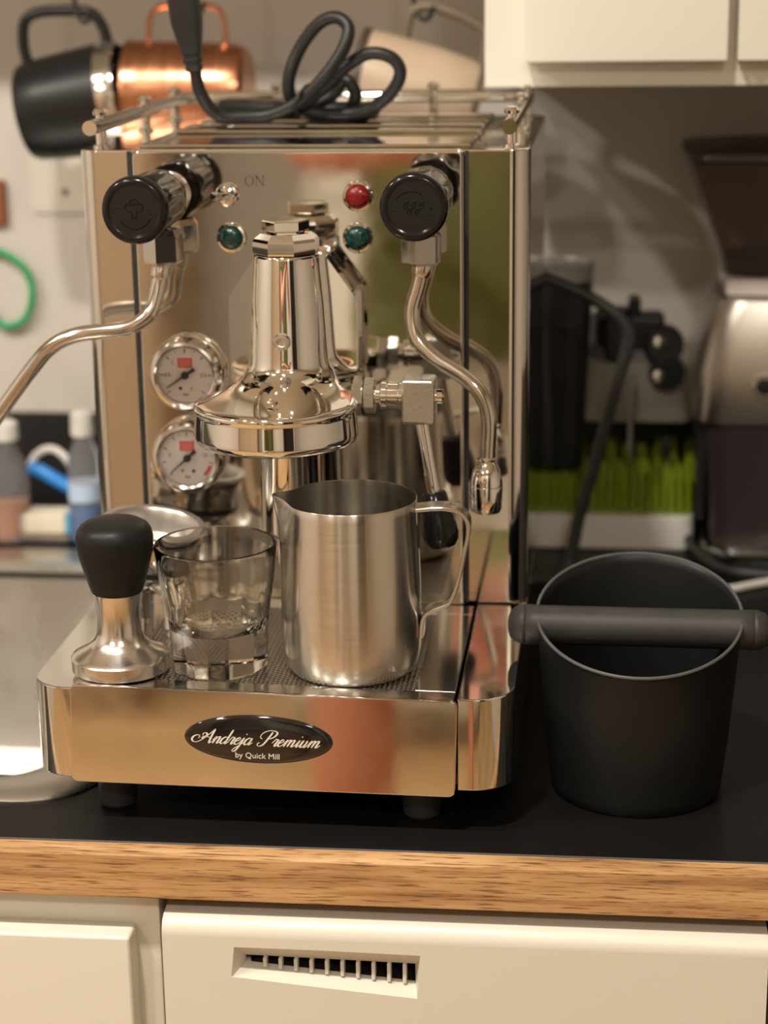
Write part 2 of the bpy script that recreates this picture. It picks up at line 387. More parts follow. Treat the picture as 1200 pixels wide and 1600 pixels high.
# ---- shelf with cup hooks over the sink side
sh = kspin(thing('wall_shelf', 'white shelf above the machine that the mugs hang from', 'shelf'))
obj('board', M().bbox((-1.1, .262, .640), (.095, WB, .662), .002), 'cab', sh)
obj('bracket', M().bbox((-.62, .30, .60), (-.60, WB, .6405), .002), 'cab_edge', sh)
obj('bracket', M().bbox((.05, .33, .60), (.066, WB, .6405), .002), 'cab_edge', sh)
for k, (x, y, z) in enumerate(((-.250, .42, .4570), (-.155, .42, .4610), (.036, .42, .4560))):
    pts = spline([(x, y, .641), (x, y, z+.022), (x+.004, y-.004, z), (x+.012, y-.008, z-.004), (x+.018, y-.012, z+.006)], 5)
    obj('cup_hook', M().tube(pts, .0022, 8), 'seam', sh)
# ---- sink
sk = kspin(thing('kitchen_sink', 'stainless steel sink set in the worktop left of the machine', 'sink', (0, 0, 0)))
outer = rrect(-.625, -.151, -.1185, .372, (.05, .05, .05, .05), 8); inner = rrect(SX0+.002, SY0+.002, SX1-.002, SY1-.002, (.045, .045, .045, .045), 8)
low = rrect(SX0+.025, SY0+.025, SX1-.025, SY1-.025, (.06, .06, .06, .06), 8)
def z3(poly, z): return [(x, y, z) for x, y in poly]
mid = rrect(-.585, -.118, -.148, .315, (.05, .05, .05, .05), 8)
o1 = rrect(-.6225, -.1485, -.121, .3695, (.049, .049, .049, .049), 8)
obj('basin', M().rings([z3(outer, .0002), z3(outer, .0012), z3(o1, .0028), z3(mid, .0024), z3(inner, -.004), z3(rrect(SX0+.008, SY0+.008, SX1-.008, SY1-.008, (.045,)*4, 8), -.06), z3(low, -.15)], False, True), 'sink', sk, 40)
obj('drain', M().lathe([(.0, -.0), (.035, .0), (.04, .002), (.034, .003), (.030, .001), (0, .001)], (-.37, .1, -.1495), n=32), 'chrome', sk)
# faucet, mostly outside the frame
fa = thing('faucet', 'chrome tap standing on the ledge behind the sink', 'faucet', (-.40, .345, .002))
obj('base', M().lathe([(0, 0), (.026, 0), (.026, .008), (.019, .014), (.019, .06), (0, .062)], (-.40, .345, .0028), n=32), 'chrome', fa)
obj('spout', M().tube(spline([(-.40, .345, .06), (-.40, .345, .2), (-.40, .30, .27), (-.40, .2, .28), (-.40, .15, .24)], 8), .011, 14), 'chrome', fa)

# ================================================================ espresso machine
ZT = .086; TOP = .385; HW = .145
em = thing('espresso_machine', 'polished steel espresso machine with two black knobs, gauges and a chrome brew group', 'espresso machine', (0, 0, 0))
def front_strip(x0, x1, z0, z1, y0, y1, r): return upright(rrect(x0, z0, x1, z1, (r,)*4, 4), y0, y1, .0008)
# body shell: outline with rounded front corners
body = slab(rrect(-HW, .0005, HW, .272, (.013, .013, .008, .008), 8), ZT+.0005, TOP, .0016)
obj('body_shell', body, 'steel', em)
obj('body_underside', M().box((-.135, .002, .032), (.135, .265, ZT)), 'steel', em)
# dark reveals beside the centre panel
obj('panel_gap', M().box((-.1118, -.0004, ZT+.001), (-.1088, .001, TOP-.001)), 'seam', em)
obj('panel_gap', M().box((.1043, -.0004, ZT+.001), (.1066, .001, TOP-.001)), 'seam', em)
fp = obj('front_panel', upright(rrect(-.1087, ZT-.004, .1042, TOP+.0006, (.005, .005, .005, .005), 5), -.0028, .0046, .0030), 'steel_front', em)
# base: left and right arms, bottom and side
bl = slab(rrect(-HW, -.1738, -.1165, .004, (.024, .001, .001, .001), 10), .0285, ZT, .0011)
br = slab(rrect(.1122, -.1738, HW, .004, (.001, .024, .001, .001), 10), .0285, ZT, .0011)
obj('base_arm', bl, 'steel', em); obj('base_arm', br, 'steel', em)
obj('base_side', slab(rrect(-HW, .0045, HW, .272, (.001, .001, .008, .008), 5), .0285, ZT, .0011), 'steel', em)
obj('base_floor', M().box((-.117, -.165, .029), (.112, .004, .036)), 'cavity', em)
# drip tray
fpl = [(-.1195, .0275), (.1113, .0258), (.1128, .0862), (-.1172, .0898)]
def soft(poly, r, seg=4):
    out = []; n = len(poly)
    for i in range(n):
        a, b, c = Vector(poly[i-1]), Vector(poly[i]), Vector(poly[(i+1) % n]); p = b+(a-b).normalized()*r; q = b+(c-b).normalized()*r
        for k in range(seg+1):
            t = k/seg; v = p*(1-t)**2+b*2*t*(1-t)+q*t*t; out.append((v.x, v.y))
    return out
tray = thing_tray = obj('drip_tray', upright(soft(fpl, .0045), -.1782, -.1740, .0010), 'steel_front', em)
def ztop(x): return .0894-(x+.117)*.0155
def tilt(m):
    m.v = [(x, y, z+ztop(x)-ZT-.0005) for x, y, z in m.v]; return m
GX0, GX1, GY0, GY1 = -.0895, .0862, -.1610, -.022
rim = M()
for a, b in (((-.1155, -.1745, .0838), (.1105, GY0, .0862)), ((-.1155, GY1, .0838), (.1105, -.0045, .0862)), ((-.1155, GY0, .0838), (GX0, GY1, .0862)), ((GX1, GY0, .0838), (.1105, GY1, .0862))): rim.bbox(a, b, .0006, 1)
obj('tray_rim', tilt(rim), 'chrome_soft', tray)
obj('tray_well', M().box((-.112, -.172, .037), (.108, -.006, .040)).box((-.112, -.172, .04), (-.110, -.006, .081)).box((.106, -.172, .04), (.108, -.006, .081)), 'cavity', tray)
g = M()
def grid_bars():
    p = .0052; th = .00055; ang = rad(29)
    for sgn in (1, -1):
        d = Vector((cos(ang), sgn*sin(ang))); n = Vector((-d.y, d.x)); span = .24
        k = -int(span/p)
        while k*p*sin(ang)*2 < span*1.2:
            c = Vector(((GX0+GX1)/2, (GY0+GY1)/2))+n*(k*p*.86*.62); k += 1
            # clip the line to the opening
            t0, t1 = -1, 1
            for ax, lo, hi in ((0, GX0-.0005, GX1+.0005), (1, GY0-.0005, GY1+.0005)):
                a, b = (lo-c[ax])/d[ax], (hi-c[ax])/d[ax]
                if a > b: a, b = b, a
                t0 = max(t0, a); t1 = min(t1, b)
            if t1-t0 < .002: continue
            A = c+d*t0; B = c+d*t1; q = n*th; z0 = .0838+(.0003 if sgn > 0 else 0); z1 = z0+.0012
            g.add([(A.x-q.x, A.y-q.y, z0), (A.x+q.x, A.y+q.y, z0), (B.x+q.x, B.y+q.y, z0), (B.x-q.x, B.y-q.y, z0), (A.x-q.x, A.y-q.y, z1), (A.x+q.x, A.y+q.y, z1), (B.x+q.x, B.y+q.y, z1), (B.x-q.x, B.y-q.y, z1)],
                  [(3,2,1,0),(4,5,6,7),(0,1,5,4),(1,2,6,5),(2,3,7,6),(3,0,4,7)])
grid_bars()
go = obj('drip_grid', tilt(g), 'gridm', tray, flat=True); go['kind'] = 'stuff'
# name badge with lettering
BX, BZ, BA, BB = -.0046, .0590, .0443, .0150
bm_ = M(); rings = []
tl = rad(-1.0)
for f, h in ((1, 0), (1, .0006), (.985, .0011), (.95, .0015), (.85, .0019), (.6, .0022), (.3, .0023), (.02, .00235)):
    rings.append([(BX+BA*f*cos(a)*cos(tl)-BB*f*sin(a)*sin(tl), -.1783-h, BZ+BA*f*cos(a)*sin(tl)+BB*f*sin(a)*cos(tl)) for a in [2*PI*k/72 for k in range(72)]])
obj('name_badge', bm_.rings(rings), 'badge', tray, 60)
def badge_h(x, z):
    r = math.sqrt(((x-BX)/BA)**2+((z-BZ)/BB)**2)
    P = ((0, .00235), (.3, .0023), (.6, .0022), (.85, .0019), (.95, .0015), (.985, .0011), (1, .0006), (2, .0006))
    for (a, p), (b, q) in zip(P, P[1:]):
        if r <= b: return p+(q-p)*(r-a)/(b-a)
GL = {
 'A': (1.15, [[(-.45,.62),(-.42,.92),(-.7,1.08),(-1.02,.88),(-1.08,.45),(-.8,.1),(-.35,.12),(.1,.6),(.5,1.35),(.82,2.05)], [(.82,2.05),(.8,1.2),(.84,.4),(.92,0),(1.12,.28)], [(-.12,1.02),(-.2,1.3),(.08,1.42),(.26,1.15),(.14,.78),(-.1,.62),(-.02,.9),(.35,.88),(.84,.8)]]),
 'n': (.84, [[(-.02,.4),(.16,.95),(.2,.8),(.12,0)], [(.14,.2),(.34,.8),(.52,1),(.62,.84),(.56,.25),(.62,.02),(.88,.4)]]),
 'd': (.86, [[(.58,.82),(.36,1),(.1,.72),(.05,.28),(.2,0),(.42,.2),(.6,.7)], [(.74,2.05),(.66,1.1),(.58,.25),(.64,.02),(.9,.4)]]),
 'r': (.62, [[(-.02,.4),(.16,.95),(.24,1.08)], [(.2,.98),(.44,.95),(.42,.6),(.36,.18),(.46,0),(.66,.4)]]),
 'e': (.60, [[(.02,.4),(.36,.6),(.46,.85),(.32,1),(.1,.7),(.06,.25),(.22,0),(.44,.12),(.62,.4)]]),
 'j': (.44, [[(0,.4),(.2,.98),(.14,.1),(.0,-.75),(-.22,-1.0),(-.36,-.75),(-.05,-.25),(.46,.4)]]),
 'a': (.86, [[(.58,.82),(.36,1),(.1,.72),(.05,.28),(.2,0),(.42,.2),(.6,.75)], [(.63,1),(.56,.25),(.62,.02),(.88,.4)]]),
 'P': (1.12, [[(.6,2.0),(.46,1.1),(.3,.3),(.05,-.05),(-.28,.02),(-.36,.3),(-.18,.42)], [(-.12,.95),(-.42,1.2),(-.4,1.72),(.05,2.12),(.68,2.15),(1.1,1.85),(1.0,1.32),(.6,1.02),(.36,1.16)]]),
 'm': (1.28, [[(-.02,.4),(.16,.95),(.2,.8),(.12,0)], [(.14,.2),(.34,.82),(.5,1),(.58,.84),(.5,0)], [(.52,.2),(.72,.82),(.88,1),(.98,.84),(.92,.25),(.98,.02),(1.3,.4)]]),
 'i': (.42, [[(-.02,.4),(.18,.98),(.12,.25),(.2,.02),(.44,.4)]]),
 'u': (.84, [[(-.02,.4),(.16,.98),(.1,.3),(.2,.02),(.4,.2),(.56,.85)], [(.6,1),(.54,.25),(.6,.02),(.86,.4)]]),
 ' ': (.95, []), }
DOTS = {'i': (.24, 1.5), 'j': (.26, 1.5)}
def script_text(txt, place, wmin, wmax):
    m = M(); x = 0
    for ch in txt:
        adv, strokes = GL[ch]
        ss = [spline([(px, py, 0) for px, py in s], 9) for s in strokes]
        if ch in DOTS: dx, dy = DOTS[ch]; ss.append([Vector((dx-.06, dy, 0)), Vector((dx, dy+.06, 0)), Vector((dx+.04, dy-.02, 0)), Vector((dx+.0, dy-.07, 0))])
        for s in ss:
            P = [Vector((x+p.x+.42*p.y, p.y)) for p in s]; k = len(P); vs = []
            for i in range(k):
                t = (P[min(i+1, k-1)]-P[max(i-1, 0)]); t = t.normalized() if t.length > 1e-9 else Vector((1, 0)); n = Vector((-t.y, t.x))
                e = min(1, min(i, k-1-i)/3+.35); wd = (wmin+(wmax-wmin)*max(0, -t.y)**1.5)*e
                for q in (P[i]+n*wd, P[i]-n*wd): vs.append(place(q.x, q.y))
            m.add(vs, [(2*i, 2*i+1, 2*i+3, 2*i+2) for i in range(k-1)])
        x += adv
    return m
SC = .00565
def place(u, v):
    x = BX-.0345+u*SC; z = BZ-.0030+v*SC*.80
    dx = x-BX; x2 = BX+dx*cos(tl)-(z-BZ)*sin(tl); z2 = z+dx*sin(tl)
    return (x2, -.1783-badge_h(x2, z2)-.00012, z2)
sl = obj('badge_lettering', script_text('Andreja Premium', place, .045, .105), 'silver_ink', tray, flat=True); sl['label'] = 'silver script reading Andreja Premium'
ux = Vector((cos(tl), 0, sin(tl))); uz_ = Vector((-sin(tl), 0, cos(tl)))
tb = text_mesh('by Quick Mill', .0050, (BX-.0005, -.1783-.0022, BZ-.0098), ux, uz_, (0, -1, 0), depth=.0001)
t2 = obj('badge_lettering', tb, 'silver_ink', tray, flat=True); t2['label'] = 'small silver print reading by Quick Mill'
# feet
for x, y in ((-.100, -.146), (.0885, -.146), (-.100, .22), (.100, .22)):
    obj('foot', M().lathe([(0, 0), (.0095, 0), (.0112, .002), (.0118, .010), (.0125, .0285), (0, .0288)], (x, y, 0), n=28), 'rubber_foot', em)
# ---- panel fittings
def lamp(x, z, kind):
    b = obj('indicator_lamp', M().lathe([(0, 0), (.0098, 0), (.0098, .0014), (.0092, .0024), (.0078, .0028), (.0074, .0022), (.0074, .0012), (0, .0012)], (x, -.0028, z), (0, -1, 0), 36), 'chrome', em)
    obj('lamp_lens', M().lathe([(0, .0012), (.0073, .0012), (.0073, .0024), (.0064, .0040), (.0045, .0052), (.002, .0058), (0, .0059)], (x, -.0028, z), (0, -1, 0), 32), 'lens_'+kind, b)
    obj('lamp_core', M().lathe([(0, .0013), (.0026, .0013), (.0022, .003), (0, .0034)], (x, -.0028, z), (0, -1, 0), 20), 'lens_'+kind+'_core', b)
    b['label'] = ('red' if kind == 'red' else 'green') + ' indicator lamp in a chrome ring'
lamp(-.0450, .3300, 'green'); lamp(.0370, .3562, 'red'); lamp(.0365, .3300, 'green')
sw = obj('power_switch', M().lathe([(0, 0), (.0076, 0), (.0076, .001), (.0066, .0022), (.0052, .0026), (.0048, .0045), (.0036, .005), (.0032, .003), (0, .003)], (-.0468, -.0028, .3573), (0, -1, 0), 28), 'chrome', em)
obj('toggle', M().lathe([(0, 0), (.0013, 0), (.0016, .008), (.0026, .013), (.0028, .0155), (.002, .0172), (0, .0176)], (-.0468, -.0058, .3573), (-.34, -1, .06), 20), 'chrome_soft', sw)
# ON lettering with serifs
on = M(); x0, zc, h = -.0354, .3658, .0062
ringo, ringi = [], []
for k in range(40):
    a = 2*PI*k/40; ringo.append((x0+.0029+.0030*cos(a), -.0030, zc+.0032*sin(a))); ringi.append((x0+.0029+.0021*cos(a), -.0030, zc+.0029*sin(a)))
on.add(ringo+ringi, [(k, (k+1) % 40, 40+(k+1) % 40, 40+k) for k in range(40)])
nx = x0+.0066
def quad(*p): on.add([(a, -.0030, b) for a, b in p], [(0, 1, 2, 3)])
quad((nx+.0006, zc-.0031), (nx+.0010, zc-.0031), (nx+.0010, zc+.0031), (nx+.0006, zc+.0031)); quad((nx+.0050, zc-.0031), (nx+.0054, zc-.0031), (nx+.0054, zc+.0031), (nx+.0050, zc+.0031))
quad((nx+.0003, zc+.0031), (nx+.0015, zc+.0031), (nx+.0054, zc-.0031), (nx+.0048, zc-.0031))
for sx, sz in ((nx+.0008, -.0031), (nx+.0006, .0031), (nx+.0052, .0031)): quad((sx-.0009, zc+sz-.00015), (sx+.0009, zc+sz-.00015), (sx+.0009, zc+sz+.00015), (sx-.0009, zc+sz+.00015))
ol = obj('switch_lettering', on, 'ink_faint', em, flat=True); ol['label'] = 'engraved word ON beside the switch'
# gauges
def gauge(x, z, kind):
    y = -.0028
    b = obj('pressure_gauge', M().lathe([(0, 0), (.0245, 0), (.0250, .002), (.0248, .008), (.0236, .0125), (.0218, .0150), (.0200, .0156), (.0188, .0146), (.0184, .0110), (0, .0110)], (x, y, z), (0, -1, 0), 64), 'chrome_soft', em)
    b['label'] = 'upper boiler pressure gauge' if kind == 1 else 'lower pump pressure gauge'
    yd = y-.0112
    obj('dial', M().lathe([(0, 0), (.0183, 0), (.0183, .0003), (0, .0003)], (x, yd, z), (0, -1, 0), 48), 'dial', b)
    yi = yd-.0005
    def flat(q): return M().add([(x+a, yi, z+c) for a, c in q], [tuple(range(len(q)))])
    mk = M()
    for k in range(13 if kind == 1 else 17):
        a = rad(225-270*k/(12 if kind == 1 else 16)); big = k % 2 == 0; r0, r1, wd = (.0145 if big else .0158), .0172, (.00028 if big else .00016)
        dx, dz = cos(a), sin(a); mk.add([(x+r0*dx-wd*dz, yi, z+r0*dz+wd*dx), (x+r0*dx+wd*dz, yi, z+r0*dz-wd*dx), (x+r1*dx+wd*dz, yi, z+r1*dz-wd*dx), (x+r1*dx-wd*dz, yi, z+r1*dz+wd*dx)], [(0, 1, 2, 3)])
    obj('dial_marks', mk, 'ink', b, flat=True)
    lab = ((('0.5', 180), ('1', 135), ('2.5', 0)) if kind == 1 else (('3', 172), ('12', 10)))
    for s, a in lab:
        obj('dial_numeral', text_mesh(s, .0034, (x+.0118*cos(rad(a)), yi, z+.0118*sin(rad(a))), (1,0,0), (0,0,1), (0,-1,0), depth=.00005), 'ink', b, flat=True)
    obj('dial_numeral', text_mesh('bar', .0028, (x, yi, z-.0128), (1,0,0), (0,0,1), (0,-1,0), depth=.00005), 'ink', b, flat=True)
    lg = obj('dial_logo', M().box((x-.0048, yi-.0001, z+.0048), (x+.0048, yi+.0001, z+.0112)), 'red_print', b, flat=True)
    lm = M()
    for zz in (.0064, .0080, .0096): lm.box((x-.0036, yi-.0003, z+zz-.00025), (x+.0036, yi-.0001, z+zz+.00025))
    obj('dial_logo_lines', lm, 'red_print_lt', b, flat=True)
    for sx, m_ in ((-.0036, 'ink' if kind == 1 else 'brass'), (.0038, 'brass' if kind == 1 else 'ink')):
        obj('dial_screw', M().lathe([(0, 0), (.0011, 0), (.0010, .0005), (0, .0006)], (x+sx, yi, z-.0088), (0, -1, 0), 12), m_, b)
    if kind == 2:
        rz = M()
        for k in range(5):
            a0, a1 = rad(-18-5*k), rad(-23-5*k); rz.add([(x+r*cos(a), yi-.0001, z+r*sin(a)) for r, a in ((.0148, a0), (.0172, a0), (.0172, a1), (.0148, a1))], [(0, 1, 2, 3)])
        obj('dial_red_zone', rz, 'red_print', b, flat=True)
    a = rad(214 if kind == 1 else 222); dx, dz = cos(a), sin(a); px, pz = -dz, dx
    nd = M().prism([(-.0075, -.0012), (-.0075, .0012), (0, .0007), (.0150, .00025), (.0150, -.00025), (0, -.0007)], (x, yi-.0012, z), (dx, 0, dz), (px, 0, pz), (0, -1, 0), .0005)
    nd.lathe([(0, 0), (.0026, 0), (.0024, .0016), (0, .0018)], (x, yi-.0010, z), (0, -1, 0), 20)
    obj('needle', nd, 'ink', b)
    obj('gauge_glass', M().lathe([(0, 0), (.0186, 0), (.0186, .0005), (0, .0008)], (x, y-.0141, z), (0, -1, 0), 40), 'thin_glass', b)
gauge(-.0765, .2422, 1); gauge(-.0775, .1868, 2)
# ---- brew group
GX = -.0025; BY = -.092; NY = -.047
NB = 72
def ringat(cx, cy, r, z, n=NB): return [(cx+r*cos(2*PI*k/n), cy+r*sin(2*PI*k/n), z) for k in range(n)]
rs = [ringat(GX-.0015, BY, r, z) for r, z in ((.0300, .2265), (.0405, .2225), (.0430, .2195), (.0462, .2190), (.0486, .2202), (.0497, .2228), (.0499, .2243), (.0498, .2255), (.0490, .2372), (.0489, .2384), (.0496, .2396), (.0498, .2412), (.0492, .2424), (.0482, .2432))]
for t, z in ((.12, .2435), (.3, .2440), (.5, .2448), (.68, .2461), (.82, .2481), (.92, .2506), (1, .2540)):
    e = t; rs.append(ringat(GX, BY+(NY-BY)*e, .0482+(.0278-.0482)*e, z))
for r, z in ((.0260, .2560), (.0251, .2590), (.0246, .2640), (.0240, .274), (.0228, .296), (.0210, .316), (.0204, .3245), (.0198, .3262), (.0188, .3266)): rs.append(ringat(GX, NY, r, z))
gh = obj('group_head', M().rings(rs), 'chrome', em, 50); flatn(gh)
def hexprism(c, ax, r, prof, n=6, rot=0):
    """hexagonal fitting, prof: (scale, height)"""
    z = Vector(ax).normalized(); x = Vector((1,0,0)) if abs(z.x) < .9 else Vector((0,1,0)); x = (x-z*x.dot(z)).normalized(); y = z.cross(x); c = Vector(c)
    return M().rings([[tuple(c+z*h+(x*cos(2*PI*k/n+rot)+y*sin(2*PI*k/n+rot))*(r*s)) for k in range(n)] for s, h in prof])
obj('hex_collar', hexprism((GX, NY, .3266), (0,0,1), .0222, ((.86, 0), (.93, .0006), (.95, .0020), (.95, .0080), (.90, .0098), (.72, .0128), (.55, .0130)), 8, PI/8), 'chrome', gh, 20)
obj('cap_nut', hexprism((GX, NY, .3390), (0,0,1), .0146, ((.80, 0), (.82, .0012), (.98, .0018), (1, .0024), (1, .0074), (.95, .0082), (.6, .0084)), 6, rad(12)), 'chrome', gh, 20)
obj('front_screw', M().lathe([(0, 0), (.0053, 0), (.0053, .0034), (.0046, .0044), (.0030, .0045), (.0026, .0020), (0, .0018)], (GX, NY-.0225, .2755), (0, -1, .06), 24), 'zinc', gh)
obj('bell_screw', M().lathe([(0, 0), (.0036, 0), (.0036, .0006), (.003, .001), (0, .0004)], (GX, -.1115, .2462), (0, -.25, 1), 20), 'chrome', gh)
rb = [(-.0375, .243), (-.0375, .2955), (-.0190, .3215), (.0190, .3215), (.0375, .2955), (.0375, .243)]
obj('rear_casting', upright(soft([(GX+a, b) for a, b in rb], .003), -.0315, -.0030, .0030), 'chrome', gh)
obj('mounting_flange', M().lathe([(0, 0), (.030, 0), (.030, .006), (.026, .012), (0, .012)], (GX, -.0028, .236), (0, -1, 0), 48), 'chrome', gh)
obj('exhaust_valve', M().lathe([(0, 0), (.0095, 0), (.0105, .004), (.0105, .020), (.0150, .022), (.0195, .026), (.0195, .088), (.0215, .092), (.0215, .1035), (0, .104)], (GX, NY-.004, .1255), (0, 0, 1), 48), 'chrome', gh)
# ---- brew lever
LY = -.0690; LZ = .2425
lv = obj('brew_lever', M().bbox((.0712, LY-.0105, .2265), (.0915, LY+.0105, .2545), .0022, 3), 'zinc', em)
obj('lever_nut', hexprism((.0405, LY, LZ), (1,0,0), .0122, ((.9, 0), (1, .0008), (1, .0058), (.9, .0066)), 6, .2), 'chrome_soft', lv, 20)
obj('lever_nut', hexprism((.0472, LY, LZ), (1,0,0), .0112, ((.9, 0), (1, .0008), (1, .0066), (.9, .0072)), 6, .5), 'zinc', lv, 20)
obj('cam_shaft', M().lathe([(0, 0), (.0062, 0), (.0062, .0035), (.0085, .0035), (.0092, .0045), (.0092, .0075), (.0084, .0082), (.0084, .0145), (.0092, .0152), (.0092, .0172), (.0076, .0178), (0, .018)], (.0540, LY, LZ), (1, 0, 0), 36), 'chrome', lv)
obj('cam_shaft', M().lathe([(0, 0), (.0045, 0), (.0045, .004), (.003, .005), (0, .005)], (.0915, LY, LZ), (1, 0, 0), 24), 'chrome', lv)
aa, ab = Vector((.0825, LY, .2270)), Vector((.0905, LY-.006, .1815)); ad = (ab-aa).normalized()
obj('lever_arm', M().tube([aa, aa+ad*.004, aa+(ab-aa)*.5, ab], [.0046, .0042, .0040, .0040], 18), 'chrome', lv)
obj('lever_knob', M().lathe([(0, -.001), (.0068, -.001), (.0080, .0012), (.0092, .010), (.0108, .019), (.0114, .025), (.0108, .0295), (.008, .0335), (.004, .035), (0, .0352)], ab-ad*.001, ad, 36), 'black_gloss', lv)
# ---- steam and water valves
def valve(name, base, face, pipe, icon, hexc):
    base = Vector(base); face = Vector(face); ax = (face-base).normalized(); ln = (face-base).length
    v = obj(name, M().lathe([(0, 0), (.0150, 0), (.0150, .003), (.0115, .005), (.0105, .010), (.0105, ln-.066), (.007, ln-.062), (.007, ln-.03), (0, ln-.03)], base, ax, 40), 'chrome_soft', em)
    hx, hy, hz = hexc
    obj('valve_body', hexprism((hx, hy, hz), (0,0,1), .0128, ((.86, 0), (1, .0016), (1, .0180), (.8, .0215)), 6, .35), 'chrome_soft', v, 20)
    # knob: fluted grip and rounded face
    L = .066; R = .0196; c = face-ax*L
    prof = [(0, 0), (.78, 0), (.90, .0012), (.96, .004), (.98, .012), (.98, .040), (.96, .0515), (.90, .0540), (.93, .0558), (1.03, .0580), (1.045, .0605), (1.03, .0632), (.97, .0652), (.88, .0660), (.80, .0657), (.76, .0651), (0, .0648)]
    flute = {3: .05, 4: .12, 5: .13, 6: .09}
    def mod(i, a): return 1-flute.get(i, 0)*(.5+.5*cos(7*a+.4))**1.5
    k = obj('knob', M().lathe([(r*R, h) for r, h in prof], c, ax, 96, mod), 'black_gloss', v, 40)
    obj('knob_face', M().lathe([(0, 0), (.0156, 0), (.0154, .0004), (0, .0006)], c+ax*.0647, ax, 48), 'black_face', k)
    # raised pictogram
    z = Vector((0, 0, 1)); sx = z.cross(ax).normalized()*-1; sx = sx if sx.x > 0 else -sx; up = sx.cross(-ax).normalized(); up = up if up.z > 0 else -up
    pm = M(); f0 = c+ax*.0655
    for s in icon: pm.tube([f0+sx*(a*.001)+up*(b*.001) for a, b in s], .00028, 6)
    obj('pictogram', pm, 'black_gloss', k)
    obj('pipe', M().tube(spline(pipe, 8), .0049, 18), 'pipe', v)
    p0, p1 = Vector(pipe[0]), Vector(pipe[1]); dd = (p1-p0).normalized()
    obj('pipe_collar', M().lathe([(0, -.004), (.0058, -.004), (.0064, 0), (.0064, .003), (.0056, .005), (0, .005)], p0, dd, 24), 'pipe', v)
    return v
def arc(cx, cy, r, a0, a1, n=12): return [(cx+r*cos(rad(a0+(a1-a0)*k/n)), cy+r*sin(rad(a0+(a1-a0)*k/n))) for k in range(n+1)]
cloud = [arc(0, 4.6, 2.6, -20, 200), arc(-3.2, 2.2, 2.3, 60, 290), arc(3.2, 2.2, 2.3, -110, 120), arc(0, 2.6, 1.6, 20, 160), [(-1.6, .4), (-1.2, -4.4), (1.4, -4.4), (1.6, .4)], arc(0, 0, 10.5, 215, 335, 20), [(-11.2, 2.4), (-9.4, 2.0)], [(9.4, -1.6), (10.6, -2.4)]]
def dropl(cx, cy): return [(cx+1.6, cy+2.4), (cx-.4, cy+.8), (cx-1.2, cy-.6), (cx-.6, cy-1.8), (cx+.6, cy-1.6), (cx+1.0, cy-.2), (cx+1.6, cy+2.4)]
drops = [dropl(-4.6, 1.6), dropl(0, 1.6), dropl(4.6, 1.6), dropl(-2.4, -2.2), dropl(2.2, -2.2), arc(-1.5, -1, 10.6, 50, 150, 18), [(-11.5, 2), (-10.3, 2)], [(-11.8, -1.4), (-10.4, -1.4)], [(9.6, 0), (10.4, -1.0), (11.2, 0)], [(9.4, -4.2), (10.8, -4.2)]]
sv = valve('steam_valve', (-.0862, -.0028, .3570), (-.0868, -.089, .3575), [(-.0862, -.0285, .3120), (-.0880, -.030, .3030), (-.0915, -.034, .2890), (-.0985, -.037, .2815), (-.110, -.040, .2770), (-.1385, -.044, .2738), (-.1555, -.045, .2660), (-.1690, -.046, .2518), (-.1921, -.047, .2225), (-.218, -.049, .189), (-.232, -.050, .165)], cloud, (-.0840, -.0280, .3172))
obj('steam_tip', M().lathe([(0, 0), (.0062, 0), (.0068, .003), (.0068, .010), (.004, .015), (0, .0155)], (-.2315, -.050, .166), (-.42, -.03, -.72), 24), 'chrome', sv)
wv = valve('water_valve', (.0812, -.0028, .3590), (.0805, -.089, .3596), [(.0800, -.0300, .3150), (.0775, -.0305, .3040), (.0735, -.032, .2880), (.0765, -.035, .2720), (.0885, -.039, .2598), (.1048, -.042, .2502), (.1165, -.045, .2400), (.1222, -.046, .2245), (.1217, -.046, .1985)], drops, (.0790, -.0280, .3172))
obj('water_nozzle', M().lathe([(0, 0), (.0052, 0), (.0060, .0012), (.0050, .0030), (.0062, .0042), (.0088, .0090), (.0101, .0150), (.0104, .0180), (.0102, .0184), (.0104, .0190), (.0101, .0330), (.0092, .0355), (.006, .0365), (0, .0362)], (.1212, -.046, .1990), (-.02, 0, -1), 40), 'chrome', wv, 24)
# ---- cup rail and cup tray
RX, RY0, RY1, RZ = .1325, -.010, .270, .3995
pts = [(-RX, RY0, RZ), (-RX, .02, RZ), (-RX, .15, RZ), (-RX, RY1-.022, RZ), (-RX+.006, RY1-.007, RZ), (-RX+.022, RY1, RZ), (0, RY1, RZ), (RX-.022, RY1, RZ), (RX-.006, RY1-.007, RZ), (RX, RY1-.022, RZ), (RX, .15, RZ), (RX, .02, RZ), (RX, RY0, RZ)]
rail = obj('cup_rail', M().tube(spline(pts, 5), .0048, 16), 'chrome', em)
for x, y in ((-RX, .018), (-RX, .140), (-RX, .235), (RX, .018), (RX, .140), (RX, .235), (-.06, RY1-.003), (.06, RY1-.003)):
    obj('rail_post', M().lathe([(0, 0), (.0055, 0), (.0055, .0015), (.0034, .0025), (.0034, .0112), (.0030, .0165), (.0030, .0205), (.0046, .0210), (.0050, .0228), (.0036, .0250), (0, .0256)], (x, y, TOP-.0003), (0, 0, 1), 20), 'chrome', rail)
ctm = M()
ctm.bbox((-.107, .012, TOP-.0002), (.107, .262, TOP+.0022), .0009, 1)
ctr = obj('cup_tray', ctm, 'steel', em)
for y in (.098, .140, .182, .224):
    obj('tray_rib', M().bbox((-.1, y-.009, TOP+.0022), (.1075, y+.009, TOP+.0045), .001, 1), 'steel', ctr)

# ================================================================ things on the drip tray
def gridz(x): return .0853+ztop(x)-ZT-.0005
def rimz(x): return .0862+ztop(x)-ZT-.0005
